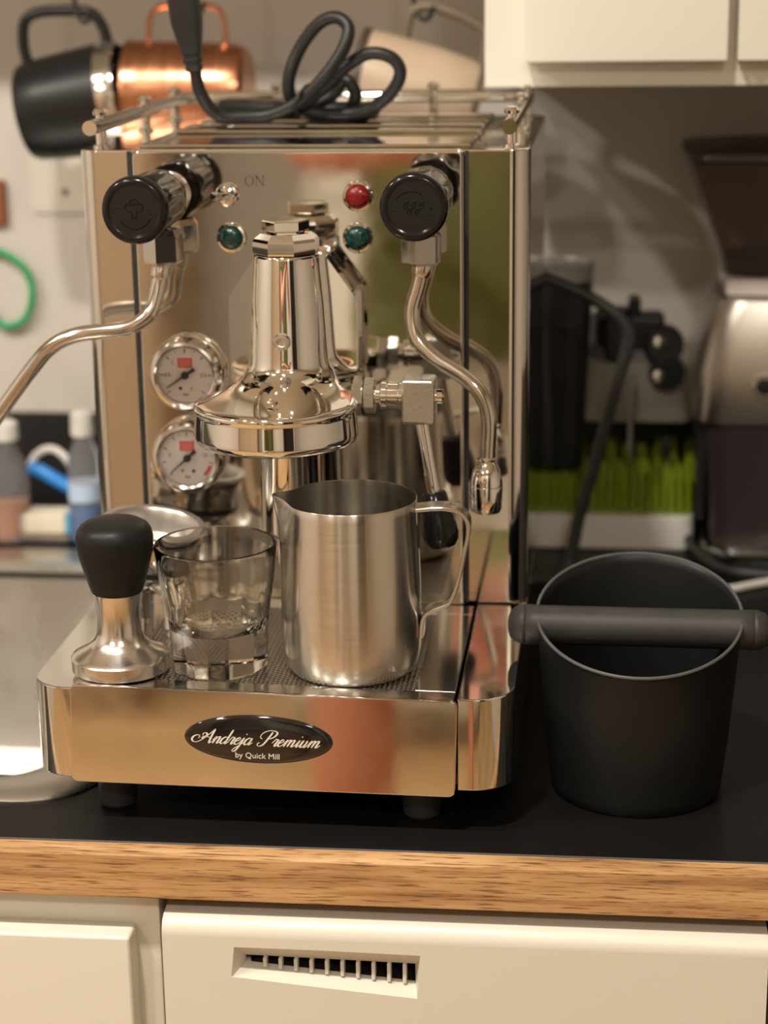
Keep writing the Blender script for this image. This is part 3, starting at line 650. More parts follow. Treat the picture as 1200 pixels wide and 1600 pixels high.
# tamper
tx, ty = -.0940, -.1450; tz = rimz(tx-.024)+.0001
t = thing('coffee_tamper', 'steel coffee tamper with a black knob handle on the left tray corner', 'tamper', (tx, ty, tz))
obj('tamper_base', M().lathe([(0, 0), (.0288, 0), (.0296, .0006), (.0297, .0080), (.0290, .0090), (.0262, .0104), (.0190, .0146), (.0150, .0190), (.0133, .0245), (.0128, .0310), (.0132, .0390), (.0146, .0475), (.0150, .0486), (0, .0486)], (tx, ty, tz), n=72), 'turned', t)
obj('tamper_handle', M().lathe([(0, .0484), (.0140, .0484), (.0156, .0494), (.0172, .0545), (.0196, .0630), (.0216, .0705), (.0228, .0775), (.0230, .0825), (.0222, .0866), (.0202, .0897), (.0165, .0920), (.0110, .0934), (.005, .0940), (0, .0941)], (tx, ty, tz), n=64), 'black_matte', t)
# shot glass: faceted tumbler with a thick bottom
gx, gy = -.0362, -.1310; gz = gridz(gx)+.0001
def facet(a, n, k):
    s = 2*PI/n; b = (a % s)-s/2; return 1-k*(1-cos(s/2)/cos(b)) if False else (1-k)+k*cos(s/2)/cos(b)
op = [(.0, 0, 0), (.0270, 0, 1), (.0284, .0014, 1), (.0288, .0040, 1), (.0301, .0310, 1), (.0305, .0332, .8), (.0311, .0345, .3), (.0316, .0360, .1), (.0331, .0440, 0), (.0352, .0600, 0), (.0362, .0700, 0), (.0367, .0768, 0), (.0365, .0778, 0), (.0357, .0782, 0), (.0350, .0776, 0), (.0338, .0680, 0), (.0318, .0500, 0), (.0290, .0350, 0), (.0276, .0295, 0), (.0252, .0262, 0), (.018, .0246, 0), (.006, .0242, 0), (0, .0241, 0)]
gl = obj('shot_glass', M().lathe([(r, h) for r, h, k in op], (gx, gy, gz), n=120, mod=lambda i, a: (1-op[i][2])+op[i][2]*cos(PI/10)/cos(((a+1e-6) % (PI/5))-PI/10)*1.035), 'glass', None, 24)
tag(gl, 'clear faceted glass tumbler between the tamper and the milk pitcher', 'glass'); origin(gl, (gx, gy, gz))
# milk pitcher
px_, py_ = .0447, -.1245; pz = gridz(px_)+.0001
mp_ = thing('milk_pitcher', 'brushed stainless steel milk frothing pitcher on the drip tray', 'pitcher', (px_, py_, pz))
def pitcher():
    prof = [(.0, .0006), (.030, .0006), (.0350, .0000), (.0372, .0012), (.0392, .0040), (.0407, .0085), (.0416, .0150), (.0421, .0260), (.0423, .0400), (.0421, .0560), (.0416, .0750), (.0410, .0900), (.0406, .1020), (.0404, .1068), (.0401, .1074), (.0396, .1070), (.0398, .1000), (.0405, .0800), (.0412, .0500), (.0405, .0150), (.036, .005), (0, .004)]
    n = 96; rings = []
    for i, (r, h) in enumerate(prof):
        ring = []
        for j in range(n):
            a = 2*PI*j/n; d = (a-rad(183)+PI) % (2*PI)-PI
            k = max(0, (h-.060)/.0474)**2.2; g_ = math.exp(-(d/.16)**2)*.0062*k-math.exp(-((abs(d)-.42)/.22)**2)*.0016*k
            rr = r+g_ if r > .02 else r
            ring.append((px_+rr*cos(a), py_+rr*sin(a), pz+h+(math.exp(-(d/.3)**2)*.0016*k if r > .02 else 0)))
        rings.append(ring)
    return M().rings(rings)
obj('pitcher_body', pitcher(), 'brushed', mp_, 40)
hp = [(.0846, .1872), (.0950, .1884), (.1040, .1884), (.1110, .1862), (.1150, .1810), (.1156, .1730), (.1130, .1600), (.1101, .1456), (.1066, .1345), (.1030, .1290), (.0970, .1262), (.0915, .1236), (.0888, .1200), (.0876, .1140), (.0874, .1080)]
hs = spline([(x, 0, z) for x, z in hp], 4); hm = M(); rings = []
for i, p in enumerate(hs):
    tt = (hs[min(i+1, len(hs)-1)]-hs[max(i-1, 0)]).normalized(); n = Vector((-tt.z, 0, tt.x)); w_ = .0074
    rings.append([tuple(Vector((p.x, py_+sy*w_*(1 if abs(sn) > .5 else 1), p.z))+n*sn*.0012) for sy, sn in ((-1, -.6), (-.94, -1), (.94, -1), (1, -.6), (1, .6), (.94, 1), (-.94, 1), (-1, .6))])
obj('pitcher_handle', hm.rings(rings), 'brushed', mp_, 40)
obj('handle_tab', M().bbox((.0838, py_-.0062, .1780), (.0857, py_+.0062, .1886), .0006, 1), 'brushed', mp_)
# portafilter standing behind the tamper
fx, fy = -.0890, -.0690; fz = gridz(fx)+.0001
pf = thing('portafilter', 'chrome portafilter with steel basket standing on its spouts behind the tamper', 'portafilter', (fx, fy, fz))
pax = Vector((.14, -.05, 1)).normalized(); pc = Vector((fx-.004, fy, fz+.038))
obj('filter_holder', M().lathe([(0, -.006), (.012, -.006), (.020, -.002), (.0285, .006), (.0305, .012), (.0305, .022), (.0318, .0225), (.0318, .0255), (.030, .026), (.029, .022), (.0275, .016), (0, .016)], pc, pax, 64), 'chrome_soft', pf)
obj('filter_basket', M().lathe([(.0, .012), (.0255, .012), (.0272, .015), (.0292, .0262), (.0330, .0266), (.0338, .0280), (.0330, .0292), (.0290, .0290), (.0276, .0268), (.0268, .020), (.025, .0138), (0, .0132)], pc+pax*.004, pax, 64), 'satin', pf)
obj('holder_band', M().lathe([(.030, .0), (.0308, .001), (.0308, .004), (.030, .005)], pc+pax*.006, pax, 48), 'black_plastic', pf)
for s in (-1, 1):
    ptsp = spline([(fx, fy, fz+.034), (fx+.004*s, fy-.003*s, fz+.033), (fx+.012*s, fy-.008*s, fz+.028), (fx+.0155*s, fy-.011*s, fz+.016), (fx+.0155*s, fy-.011*s, fz+.0002)], 6)
    obj('spout', M().tube(ptsp, [.0085]*len(ptsp), 20), 'chrome', pf)
obj('handle_stub', M().lathe([(0, 0), (.008, 0), (.008, .006), (.0065, .008), (0, .008)], pc+Vector((-.026, .010, .008)), (-1, .35, -.1), 24), 'chrome_soft', pf)

# ================================================================ knock box on the worktop
kx, ky = .2175, -.0900
kb = thing('knock_box', 'matte black knock box with a sloping rim and a rubber bar across', 'knock box', (kx, ky, 0))
def kz(a): return .1130+.0190*sin(a)
n = 96; rings = []
for r, f, kind in ((.046, .0, 0), (.0508, .0, 0), (.0525, .0015, 0), (.0535, .008, 0), (.0567, .35, 1), (.0598, .7, 1), (.0622, .97, 1), (.0628, .985, 1), (.0632, .997, 1), (.0626, 1.004, 1), (.0614, .998, 1), (.0604, .95, 1), (.055, .45, 1), (.0505, .006, 0), (.01, .005, 0)):
    rings.append([(kx+r*cos(2*PI*j/n), ky+r*sin(2*PI*j/n), (f*kz(2*PI*j/n) if kind else f)) for j in range(n)])
obj('bin', M().rings(rings), 'knock', kb, 50)
rim_p = [(kx+.0623*cos(2*PI*j/n), ky+.0623*sin(2*PI*j/n), kz(2*PI*j/n)) for j in range(n)]
obj('bin_rim', M().tube(rim_p, .0011, 8, closed=True), 'knock_rim', kb)
bz = .1040; hl = .0800
bar = obj('knock_bar', M().lathe([(0, -hl+.0005), (.004, -hl), (.0080, -hl+.0012), (.0108, -hl+.0042), (.0122, -hl+.0085), (.0124, -hl+.0105), (.0120, -hl+.0108), (.0124, -hl+.0112), (.0122, -hl+.02), (.0120, 0), (.0122, hl-.02), (.0124, hl-.0112), (.0120, hl-.0108), (.0124, hl-.0105), (.0122, hl-.0085), (.0108, hl-.0042), (.0080, hl-.0012), (.004, hl), (0, hl-.0005)], (kx, ky, bz), (1, 0, 0), 48), 'bar_rubber', kb, 60)

# ================================================================ cords
pw = thing('power_cord', 'black power cord coiled on the machine top with its socket end upright', 'power cord', (-.0600, .13, .3875))
cp = [(-.0925, .125, 0.4290), (-.0895, .128, 0.4120), (-.0790, .133, 0.3965), (-.0600, .138, 0.3948), (-.0430, .14, 0.3960), (-.0230, .138, 0.4045), (-.0030, .136, 0.4225), (.0100, .138, 0.4410), (.0130, .142, 0.4545), (.0040, .146, 0.4615), (-.0090, .15, 0.4570), (-.0230, .152, 0.4400), (-.0310, .15, 0.4190), (-.0290, .154, 0.4040), (-.0165, .158, 0.3965), (.0060, .160, 0.3948), (.0250, .158, 0.3985), (.0410, .154, 0.4100), (.0480, .15, 0.4240), (.0420, .148, 0.4340), (.0270, .148, 0.4370), (.0110, .150, 0.4290), (-.0060, .151, 0.4140), (-.0240, .150, 0.4015), (-.0400, .156, 0.3985), (-.0300, .166, 0.3960), (-.0050, .172, 0.4060), (.0060, .170, 0.4180), (.0140, .168, 0.4080), (.0100, .172, 0.3955), (.022, .18, 0.3948), (.020, .20, 0.3948), (-.02, .215, 0.3948), (-.07, .235, 0.3948), (-.10, .252, 0.3948)]
obj('cord', M().tube(spline(cp, 7), .0046, 12), 'black_cord', pw)
obj('cord_tie', M().tube(spline([(-.0200, .132, .4105), (-.0165, .150, .4150), (-.0165, .160, .4010), (-.0190, .158, .3960), (-.0240, .140, .3970), (-.0240, .131, .4030)], 6, True), .0016, 8, True), 'black_cord', pw)
pd = Vector((-.12, -.02, 1)).normalized(); pb = Vector((-.0925, .125, .4270))
def plug_ring(h, a, b):
    x = Vector((1, 0, .12)).normalized(); y = pd.cross(x); c = pb+pd*h; out = []
    for k in range(24):
        t_ = 2*PI*k/24; e = .45; cx = abs(cos(t_))**e*(1 if cos(t_) >= 0 else -1); cy = abs(sin(t_))**e*(1 if sin(t_) >= 0 else -1)
        out.append(tuple(c+x*(a*cx)+y*(b*cy)))
    return out
hr = [(0, .0052, .0052), (.003, .0062, .0060), (.0034, .0054, .0054), (.0056, .0054, .0054), (.006, .0066, .0062), (.0086, .0068, .0064), (.009, .0058, .0056), (.0112, .0058, .0056), (.0116, .0072, .0066), (.016, .0076, .0068), (.026, .0094, .0076), (.033, .0106, .0082), (.036, .0108, .0084), (.062, .0104, .0082), (.066, .0098, .0078)]
obj('socket_end', M().rings([plug_ring(*q) for q in hr]), 'black_plastic', pw, 40)
# thick cable arching behind the machine
hc = obj('thick_cable', M().tube(spline([(.130, .345, .255), (.1352, .335, .2535), (.1690, .330, .2415), (.1980, .328, .2250), (.2110, .327, .2080), (.2080, .326, .1850), (.2000, .325, .1540), (.1865, .322, .1003), (.1745, .318, .0561), (.1670, .31, .0180), (.1600, .30, .0062), (.145, .30, .0060), (.12, .31, .0060)], 7), .0052, 12), 'grey_cord')
tag(hc, 'thick dark grey cable arching down beside the machine to the worktop', 'cable'); origin(hc, (.145, .30, 0))
gc = obj('grinder_cable', M().tube(spline([(.2476, .445, .0928), (.2500, .445, .0640), (.2570, .44, .0300), (.2680, .41, .0095), (.2800, .372, .0048), (.2950, .345, .0045), (.320, .335, .0045), (.36, .336, .0045), (.45, .36, .0045)], 7), .0038, 10), 'grey_cord')
tag(gc, 'thin dark cable looping on the worktop in front of the grinder', 'cable'); origin(gc, (.295, .345, 0))
g2 = obj('light_cable', M().tube(spline([(.285, .292, .0036), (.300, .296, .0036), (.330, .316, .0036), (.37, .33, .0036), (.45, .33, .0036)], 6), .0032, 10), 'white_plastic')
tag(g2, 'pale cable lying on the worktop behind the knock box', 'cable'); origin(g2, (.30, .296, 0))

# ================================================================ hanging mugs
def mug_frame(a, b):
    a, b = Vector(a), Vector(b); return a, (b-a).normalized(), (b-a).length
# black mug, steel lip at its right end
a, ax, ln = mug_frame((-.3050, .42, .3775), (-.2165, .42, .3918))
mg = thing('hanging_mug', 'black insulated mug with a bare steel rim hanging at the far left', 'mug', (-.262, .42, .34), 'mugs hanging under the shelf')
obj('mug_body', M().lathe([(0, 0), (.032, 0), (.0390, .002), (.0415, .007), (.0435, .026), (.0455, .055), (.0464, .073), (.0464, .075), (0, .075)], a, ax, 56), 'black_mug', mg)
obj('mug_lip', M().lathe([(.0458, .0748), (.0463, .0748), (.0466, .0880), (.0460, .0905), (.0448, .0912), (.0434, .0900), (.0420, .06), (0, .03)], a, ax, 56), 'chrome_soft', mg)
def loop(pts): return spline([(x, .42, z) for x, z in pts], 6)
obj('mug_handle', M().tube(loop([(-.3000, .4150), (-.3035, .4340), (-.3012, .4530), (-.2890, .4605), (-.2680, .4618), (-.2440, .4600), (-.2340, .4490), (-.2300, .4340)]), .0048, 12), 'black_mug', mg)
# copper mug
a, ax, ln = mug_frame((-.1100, .42, .3930), (-.2100, .42, .3922))
mg = thing('hanging_mug', 'shiny copper mug with a thin wire handle hanging behind the machine', 'mug', (-.16, .42, .35), 'mugs hanging under the shelf')
obj('mug_body', M().lathe([(0, 0), (.034, 0), (.0385, .003), (.0405, .010), (.0430, .04), (.0446, .085), (.0452, .098), (.0460, .1010), (.0450, .1020), (.0435, .1000), (.0420, .05), (.039, .006), (0, .004)], a, ax, 56), 'copper', mg)
obj('mug_handle', M().tube(loop([(-.1285, .4330), (-.1287, .4420), (-.1310, .4575), (-.1400, .4640), (-.1600, .4650), (-.1810, .4645), (-.1915, .4580), (-.1945, .4420), (-.1948, .4345)]), .0024, 10), 'copper_wire', mg)
# cream mug
a, ax, ln = mug_frame((.0838, .42, .3840), (-.0180, .42, .4035))
mg = thing('hanging_mug', 'cream mug with a dark rim and taupe handle hanging beside the wall cabinet', 'mug', (.037, .42, .35), 'mugs hanging under the shelf')
obj('mug_body', M().lathe([(0, 0), (.026, 0), (.0305, .003), (.0340, .012), (.0385, .04), (.0415, .075), (.0425, .096), (.0425, .097), (.040, .097), (.038, .04), (.033, .01), (0, .008)], a, ax, 56), 'cream_mug', mg)
obj('mug_rim', M().lathe([(.0416, .0965), (.0428, .0965), (.0437, .1020), (.0430, .1040), (.0412, .1040), (.0400, .1020), (.0400, .0965)], a, ax, 56), 'dark_rim', mg)
obj('mug_handle', M().tube(loop([(.0230, .4310), (.0240, .4440), (.0285, .4575), (.0400, .4622), (.0560, .4590), (.0720, .4525), (.0870, .4430), (.0900, .4310), (.0860, .4120)]), .0046, 12), 'taupe_handle', mg)

# ================================================================ background right: drying rack and what stands in it, grinder
gr = thing('drying_rack', 'white countertop drying rack with upright green plastic blades', 'drying rack', (.20, .46, 0))
tr = slab(rrect(.118, .408, .272, .525, (.014,)*4, 6), .0004, .0300, .002)
obj('rack_tray', tr, 'white_plastic', gr)
bx = .124; ys = [.418, .432, .446, .460, .474, .488, .502, .516]
base_blade = None
for iy, yy in enumerate(ys):
    k = 0
    while bx+k*.0068 < .268:
        x = bx+k*.0068+(.0034 if iy % 2 else 0); k += 1
        if iy > 2 and k % 2: continue
        h = .0745+random.uniform(-.004, .004)
        if iy < 3 and .132 < x < .172: h -= .010
        if base_blade is None:
            base_blade = M().rings([[(-.0023, -.0009, 0), (.0023, -.0009, 0), (.0023, .0009, 0), (-.0023, .0009, 0)], [(-.0021, -.0009, .8), (.0021, -.0009, .8), (.0021, .0009, .8), (-.0021, .0009, .8)], [(-.0009, -.0006, 1), (.0009, -.0006, 1), (.0009, .0006, 1), (-.0009, .0006, 1)]]).mesh('blade'); base_blade.materials.append(MT['grass'])
        o = bpy.data.objects.new('grass_blade', base_blade); C.objects.link(o); o.parent = gr
        o.location = Vector((x, yy, .029))-gr.location; o.scale = (1, 1, h-.029); o.rotation_euler = (random.uniform(-.04, .04), random.uniform(-.03, .03), random.uniform(-.5, .5))
# black travel cup upside-down in the rack
ta = Vector((.1565, .446, .0640)); tax = Vector((-.02, .0, 1)).normalized()
tc_ = thing('travel_cup', 'tall matte black travel cup with a grey lid standing in the drying rack', 'travel cup', (.1565, .446, .064))
obj('cup_body', M().lathe([(0, 0), (.016, 0), (.019, .003), (.0215, .05), (.0245, .10), (.0272, .150), (.0280, .168), (0, .168)], ta, tax, 40), 'black_plastic', tc_)
obj('cup_lid', M().lathe([(.0270, .1675), (.0285, .1680), (.0288, .1780), (.0280, .1830), (.0262, .1838), (.0250, .1812), (0, .1805)], ta, tax, 40), 'cup_grey', tc_)
obj('cup_print', M().box((.1395, .4178, .1965), (.1685, .4190, .1995)), 'grey_cord', tc_)
# grey jar with a black clamp lid
ja = thing('storage_jar', 'grey see-through jar with a black clamp lid upturned on the drying rack', 'jar', (.216, .475, .075))
obj('jar_body', M().rings([z3(rrect(.170, .452, .268, .515, (.012,)*4, 5), .1050), z3(rrect(.1705, .4525, .2675, .5145, (.012,)*4, 5), .1085), z3(rrect(.1780, .456, .2560, .512, (.014,)*4, 5), .1680), z3(rrect(.1815, .459, .2525, .509, (.014,)*4, 5), .1760)]), 'greyglass', ja)
obj('jar_lid', M().lathe([(0, 0), (.022, 0), (.0255, .003), (.0260, .030), (.0245, .040), (.0170, .045), (0, .046)], (.2045, .478, .1560), (0, 0, 1), 36), 'black_plastic', ja)
obj('lid_clamp', M().lathe([(0, 0), (.012, 0), (.0175, .003), (.0185, .012), (.0160, .018), (0, .0185)], (.2400, .4650, .1720), (.35, -1, .12), 32), 'black_plastic', ja)
obj('lid_clamp', M().lathe([(0, 0), (.011, 0), (.0155, .003), (.0165, .012), (.0140, .017), (0, .0175)], (.2440, .4640, .1500), (.3, -1, -.1), 32), 'black_plastic', ja)
obj('lid_tab', M().bbox((.2120, .462, .1900), (.2230, .490, .2120), .002, 1), 'black_plastic', ja)
obj('lid_bridge', M().bbox((.2050, .4560, .1560), (.2440, .4880, .1990), .005, 3), 'black_plastic', ja)
for zz in (.1775, .1475): obj('clamp_button', M().lathe([(0, 0), (.0062, 0), (.0064, .004), (.0045, .0065), (0, .007)], (.2385, .4490, zz), (.1, -1, .1), 20), 'chrome_soft', ja)
sp = obj('metal_straw', M().lathe([(.0, 0), (.0026, 0), (.0026, .112), (0, .112)], (.2165, .4390, .0380), (.0, .02, 1), 14), 'chrome_soft')
tag(sp, 'thin steel straw standing upright among the green blades', 'straw'); origin(sp, (.2165, .439, .038))
# coffee grinder
qx, qy = .3300, .4450
gn = thing('coffee_grinder', 'steel and dark coffee grinder with a smoked bean hopper at the right', 'coffee grinder', (qx, qy, 0))
def sec(hw, hd, z, r): return z3(rrect(qx-hw, qy-hd, qx+hw, qy+hd, (r,)*4, 6), z)
obj('grinder_foot', M().rings([sec(.050, .082, .0006, .03), sec(.052, .084, .003, .03), sec(.052, .084, .012, .03), sec(.048, .080, .015, .03)]), 'chrome_soft', gn)
obj('grinder_housing', M().rings([sec(.0445, .064, .0148, .018), sec(.0490, .068, .08, .02), sec(.0560, .072, .123, .022)]), 'grinder_dark', gn)
obj('grinder_head', M().rings([sec(.0600, .0745, .1225, .022), sec(.0610, .0755, .125, .022), sec(.0595, .0745, .165, .024), sec(.0540, .070, .200, .026), sec(.0440, .062, .224, .026), sec(.040, .055, .226, .026)]), 'grinder_steel', gn)
for s in (-1, 1):
    obj('side_panel', M().rings([[(qx+s*(.0450+i*.0), qy-.05, z) for i, z in enumerate((.02, .02))]+[(qx+s*.0450, qy+.05, .02)]*1 for k in range(0)]) if False else M().bbox((qx+s*.0535-.004, qy-.045, .03), (qx+s*.0535+.004, qy+.05, .135), .002, 1), 'black_plastic', gn)
obj('grinder_collar', M().bbox((qx-.0385, qy-.048, .2262), (qx+.0385, qy+.048, .2405), .003, 2), 'dial', gn)
obj('hopper_neck', M().lathe([(0, 0), (.040, 0), (.040, .012), (.036, .016), (0, .016)], (qx, qy, .2405), n=40), 'black_plastic', gn)
obj('hopper', M().rings([sec(.0400, .044, .2450, .02), sec(.0440, .050, .262, .02), sec(.0720, .075, .335, .02), sec(.0725, .0755, .338, .02), sec(.0700, .073, .338, .02), sec(.0420, .048, .262, .02), sec(.038, .042, .247, .02)]), 'smoke', gn)
obj('hopper_lid', M().rings([sec(.0735, .0765, .3382, .02), sec(.0750, .078, .341, .02), sec(.0740, .077, .346, .02), sec(.03, .03, .352, .01)]), 'grinder_dark', gn)
bt = obj('start_button', M().lathe([(0, 0), (.0098, 0), (.0098, .003), (.0085, .0045), (.0080, .0035), (0, .0035)], (qx-.006, qy-.0745, .1560), (0, -1, 0), 28), 'chrome_soft', gn)
obj('button_cap', M().lathe([(0, 0), (.0072, 0), (.0070, .002), (0, .0028)], (qx-.006, qy-.0778, .1560), (0, -1, 0), 24), 'black_plastic', bt)

# ================================================================ background left: sink ledge
LB = .40
b1 = thing('liquid_bottle', 'clear bottle with blue liquid and white cap, half hidden beside the machine', 'bottle', (-.266, .40, 0))
obj('bottle_body', M().lathe([(0, .0008), (.014, .0008), (.0155, .003), (.0155, .06), (.0145, .078), (.0085, .092), (.008, .1), (0, .1)], (-.266, .40, 0), n=28), 'clearplastic', b1)
obj('bottle_cap', M().lathe([(0, .0985), (.0100, .0985), (.0105, .1), (.0100, .118), (.006, .121), (0, .1215)], (-.266, .40, 0), n=24), 'white_plastic', b1)
obj('bottle_liquid', M().lathe([(0, .003), (.0138, .003), (.0142, .006), (.0142, .034), (0, .034)], (-.266, .40, 0), n=28), 'blueliquid', b1)
obj('bottle_label', M().lathe([(.0157, .040), (.0158, .040), (.0158, .056), (.0157, .056)], (-.266, .40, 0), n=28), 'pale_label', b1)
b2 = thing('clear_bottle', 'clear bottle with amber contents at the left edge behind the sink', 'bottle', (-.338, .40, 0))
obj('bottle_body', M().lathe([(0, .0008), (.018, .0008), (.0195, .003), (.0195, .06), (.016, .074), (.0105, .086), (.010, .094), (0, .094)], (-.338, .40, 0), n=28), 'clearplastic', b2)
obj('bottle_cap', M().lathe([(0, .0935), (.0125, .0935), (.0132, .096), (.0125, .108), (.008, .111), (0, .1115)], (-.338, .40, 0), n=24), 'white_plastic', b2)
obj('bottle_contents', M().lathe([(0, .003), (.0150, .003), (.0155, .006), (.0155, .036), (0, .036)], (-.338, .40, 0), n=28), 'amber', b2)
st = thing('sponge_tray', 'cream sponge in a low steel holder below the blue brush', 'sponge', (-.304, .405, 0))
obj('sponge', M().bbox((-.328, .39, .0085), (-.284, .42, .0270), .003, 2), 'sponge', st)
obj('scour_pad', M().bbox((-.2838, .39, .0085), (-.2800, .42, .0270), .0015, 1), 'cyan', st)
obj('holder', M().bbox((-.333, .386, .0008), (-.279, .424, .0080), .002, 1), 'chrome_soft', st)
br_ = thing('dish_brush', 'blue dish brush with a white curved loop lying behind the sink', 'brush', (-.30, .43, .03))
obj('brush_handle', M().tube([(-.3270, .432, .0600), (-.318, .432, .0570), (-.30, .432, .0465), (-.282, .432, .0370), (-.274, .432, .0300)], [.0050, .0068, .0062, .0058, .0050], 14), 'blue', br_)
obj('brush_loop', M().tube(spline([(-.3275, .436, .0590), (-.3220, .440, .0690), (-.3100, .442, .0745), (-.2980, .440, .0700), (-.2880, .438, .0580), (-.2800, .436, .0450), (-.276, .434, .032)], 6), .0036, 12), 'white_plastic', br_)
obj('brush_head', M().lathe([(0, 0), (.010, 0), (.012, .004), (.012, .014), (.009, .018), (0, .018)], (-.2730, .432, .0130), (0, 0, 1), 24), 'white_plastic', br_)
gring = spline([(-.392, .546, .182), (-.376, .546, .168), (-.357, .546, .176), (-.349, .546, .200), (-.354, .546, .222), (-.372, .546, .237), (-.392, .546, .240), (-.402, .546, .21)], 6, True)
gs = thing('green_scrubber', 'green plastic loop handle hanging on the wall at the left edge', 'utensil', (-.376, .546, .168))
obj('loop', M().tube(gring, .0032, 10, True), 'green', gs)
obj('shaft', M().tube([(-.392, .546, .182), (-.420, .546, .168), (-.47, .546, .14)], .0045, 10), 'green', gs)
wb = obj('hanging_board', M().bbox((-.460, .545, .2640), (-.3700, .5585, .3060), .003, 2), 'brown_wood')
tag(wb, 'brown wooden board on the wall, cut by the left picture edge', 'board'); origin(wb, (-.41, .55, .264))
wp = thing('wall_plate', 'white wall plate with a small screw left of the machine', 'wall plate', (-.30, .556, .274))
obj('plate', M().bbox((-.345, .5525, .2745), (-.245, .5595, .36), .002, 2), 'cab', wp)
obj('plate_screw', M().lathe([(0, 0), (.0035, 0), (.003, .0012), (0, .0014)], (-.313, .5526, .2945), (0, -1, 0), 16), 'taupe_handle', wp)

# ================================================================ the room behind the camera (seen only in the polished metal)
for i, (x, y, wt, r) in enumerate(SPOTS_AND_FILL):
    lt = thing('ceiling_spot_or_fill', ('leftmost ceiling spotlight in the row over the worktop', 'middle ceiling spotlight in the row over the worktop', 'ceiling spotlight nearest above the espresso machine', 'added round fill lamp on the ceiling behind the photographer', 'added round fill lamp on the ceiling at the far left of the room')[i], 'lamp', (x, y, CEIL), 'ceiling lamps')  # the last two are unseen fill lamps, added to brighten the front faces
    obj('lamp_housing', M().lathe([(0, 0), (r*1.35, 0), (r*1.4, .004), (r*1.3, .05), (r*1.05, .052), (r*1.02, .035), (0, .035)], (x, y, CEIL), (0, 0, -1), 32), 'lamp_white', lt)
    ld = bpy.data.lights.new('lamp_light', 'AREA'); ld.shape = 'DISK'; ld.size = r*2; ld.energy = wt; ld.color = WARM; ld.spread = rad(170)
    lo = bpy.data.objects.new('lamp_light', ld); C.objects.link(lo); lo.parent = lt; lo.location = (0, 0, -.056)
tcb = thing('tall_cupboard', 'tall white cupboard standing behind the photographer', 'cupboard', (.2, WF+.3, FLOOR))
obj('carcass', M().bbox((-.38, WF+.03, FLOOR+.08), (.80, WF+.60, 1.1), .006), 'cab', tcb)
obj('plinth', M().box((-.38, WF+.05, FLOOR), (.80, WF+.55, FLOOR+.08)), 'cab_edge', tcb)
for a, b in ((-.375, .208), (.212, .795)):
    obj('door', M().bbox((a, WF+.605, FLOOR+.09), (b, WF+.625, .06), .004), 'cab', tcb); obj('door', M().bbox((a, WF+.605, .068), (b, WF+.625, 1.09), .004), 'cab', tcb)
bs = thing('wardrobe', 'tan wooden wardrobe against the far wall behind the photographer', 'wardrobe', (-1.4, WF+.3, FLOOR))
obj('carcass', M().bbox((-2.15, WF+.05, FLOOR), (-.70, WF+.50, 1.15), .004), 'tan_wood', bs)
for a, b in ((-2.145, -1.672), (-1.668, -1.192), (-1.188, -.705)): obj('door', M().bbox((a, WF+.502, FLOOR+.06), (b, WF+.524, 1.14), .004), 'tan_wood', bs)
# photographer
FX, FY = -.01, -1.62
per = thing('person', 'photographer in a green shirt and light shorts holding up a phone, reflected in the steel', 'person', (FX, FY, FLOOR))
def skin(name, nodes, edges, material, parent, root=0, sub=2):
    l = wloc(parent); me = bpy.data.meshes.new(name); me.from_pydata([(Vector(p)-l)[:] for p, r in nodes], edges, [])
    o = bpy.data.objects.new(name, me); C.objects.link(o); o.parent = parent; me.materials.append(MT[material])
    sm = o.modifiers.new('Skin', 'SKIN'); sm.use_smooth_shade = True; sm.branch_smoothing = .4
    for i, (p, r) in enumerate(nodes):
        me.skin_vertices[0].data[i].radius = r if isinstance(r, tuple) else (r, r); me.skin_vertices[0].data[i].use_root = (i == root)
    ss = o.modifiers.new('Sub', 'SUBSURF'); ss.levels = sub; ss.render_levels = sub; return o
nodes = [((FX, FY, .06), (.13, .10)), ((FX, FY, .22), (.12, .09)), ((FX, FY+.01, .40), (.14, .10)), ((FX, FY+.01, .545), (.11, .07)), ((FX, FY+.02, .605), (.058, .058)), ((FX+.005, FY+.045, .665), (.070, .085)), ((FX+.005, FY+.05, .735), (.088, .105)), ((FX+.005, FY+.04, .805), (.072, .085))]
edges = [(i, i+1) for i in range(7)]
def limb(start, pts):
    k = start
    for p, r in pts: nodes.append((p, r)); edges.append((k, len(nodes)-1)); k = len(nodes)-1
    return k
ARMS = ((-1, -.235, .150), (1, .36, .246))
# palms close on the phone at the camera
for s, ex, hx in ARMS:
    sh_ = (FX+s*.17, FY+.01, .515)
    k = limb(3, [(sh_, .062), ((FX+s*.20+(.02 if s > 0 else -.015), FY+.05, .38), .050), ((ex, FY+.14, .245), .046), ((ex+(hx-ex)*.5, FY+.26, .285), .044), ((hx+s*.012, FY+.335, .385), .029), ((hx, FY+.360, .425), (.030, .020))])
    for dz, ln_ in ((.050, .9), (.034, 1.0), (.018, .95), (.002, .8)):
        limb(k, [((hx-s*.006, FY+.372, .425+dz), .0095), ((hx-s*.010-s*.010*ln_, FY+.384, .428+dz), .0085), ((hx-s*.034*ln_, FY+.386, .428+dz), .0075)])
    limb(k, [((hx-s*.004, FY+.352, .462), .011), ((hx-s*.020, FY+.358, .482), .0095), ((hx-s*.036, FY+.360, .488), .008)])
    limb(0, [((FX+s*.095, FY, -.06), .095), ((FX+s*.12, FY+.01, -.24), .084), ((FX+s*.135, FY+.02, -.43), .064), ((FX+s*.14, FY, -.60), .066), ((FX+s*.145, FY-.02, -.80), .042), ((FX+s*.15, FY-.01, -.862), .040), ((FX+s*.16, FY+.09, -.872), (.042, .026)), ((FX+s*.165, FY+.14, -.876), (.038, .020))])
skin('body', nodes, edges, 'skin', per)
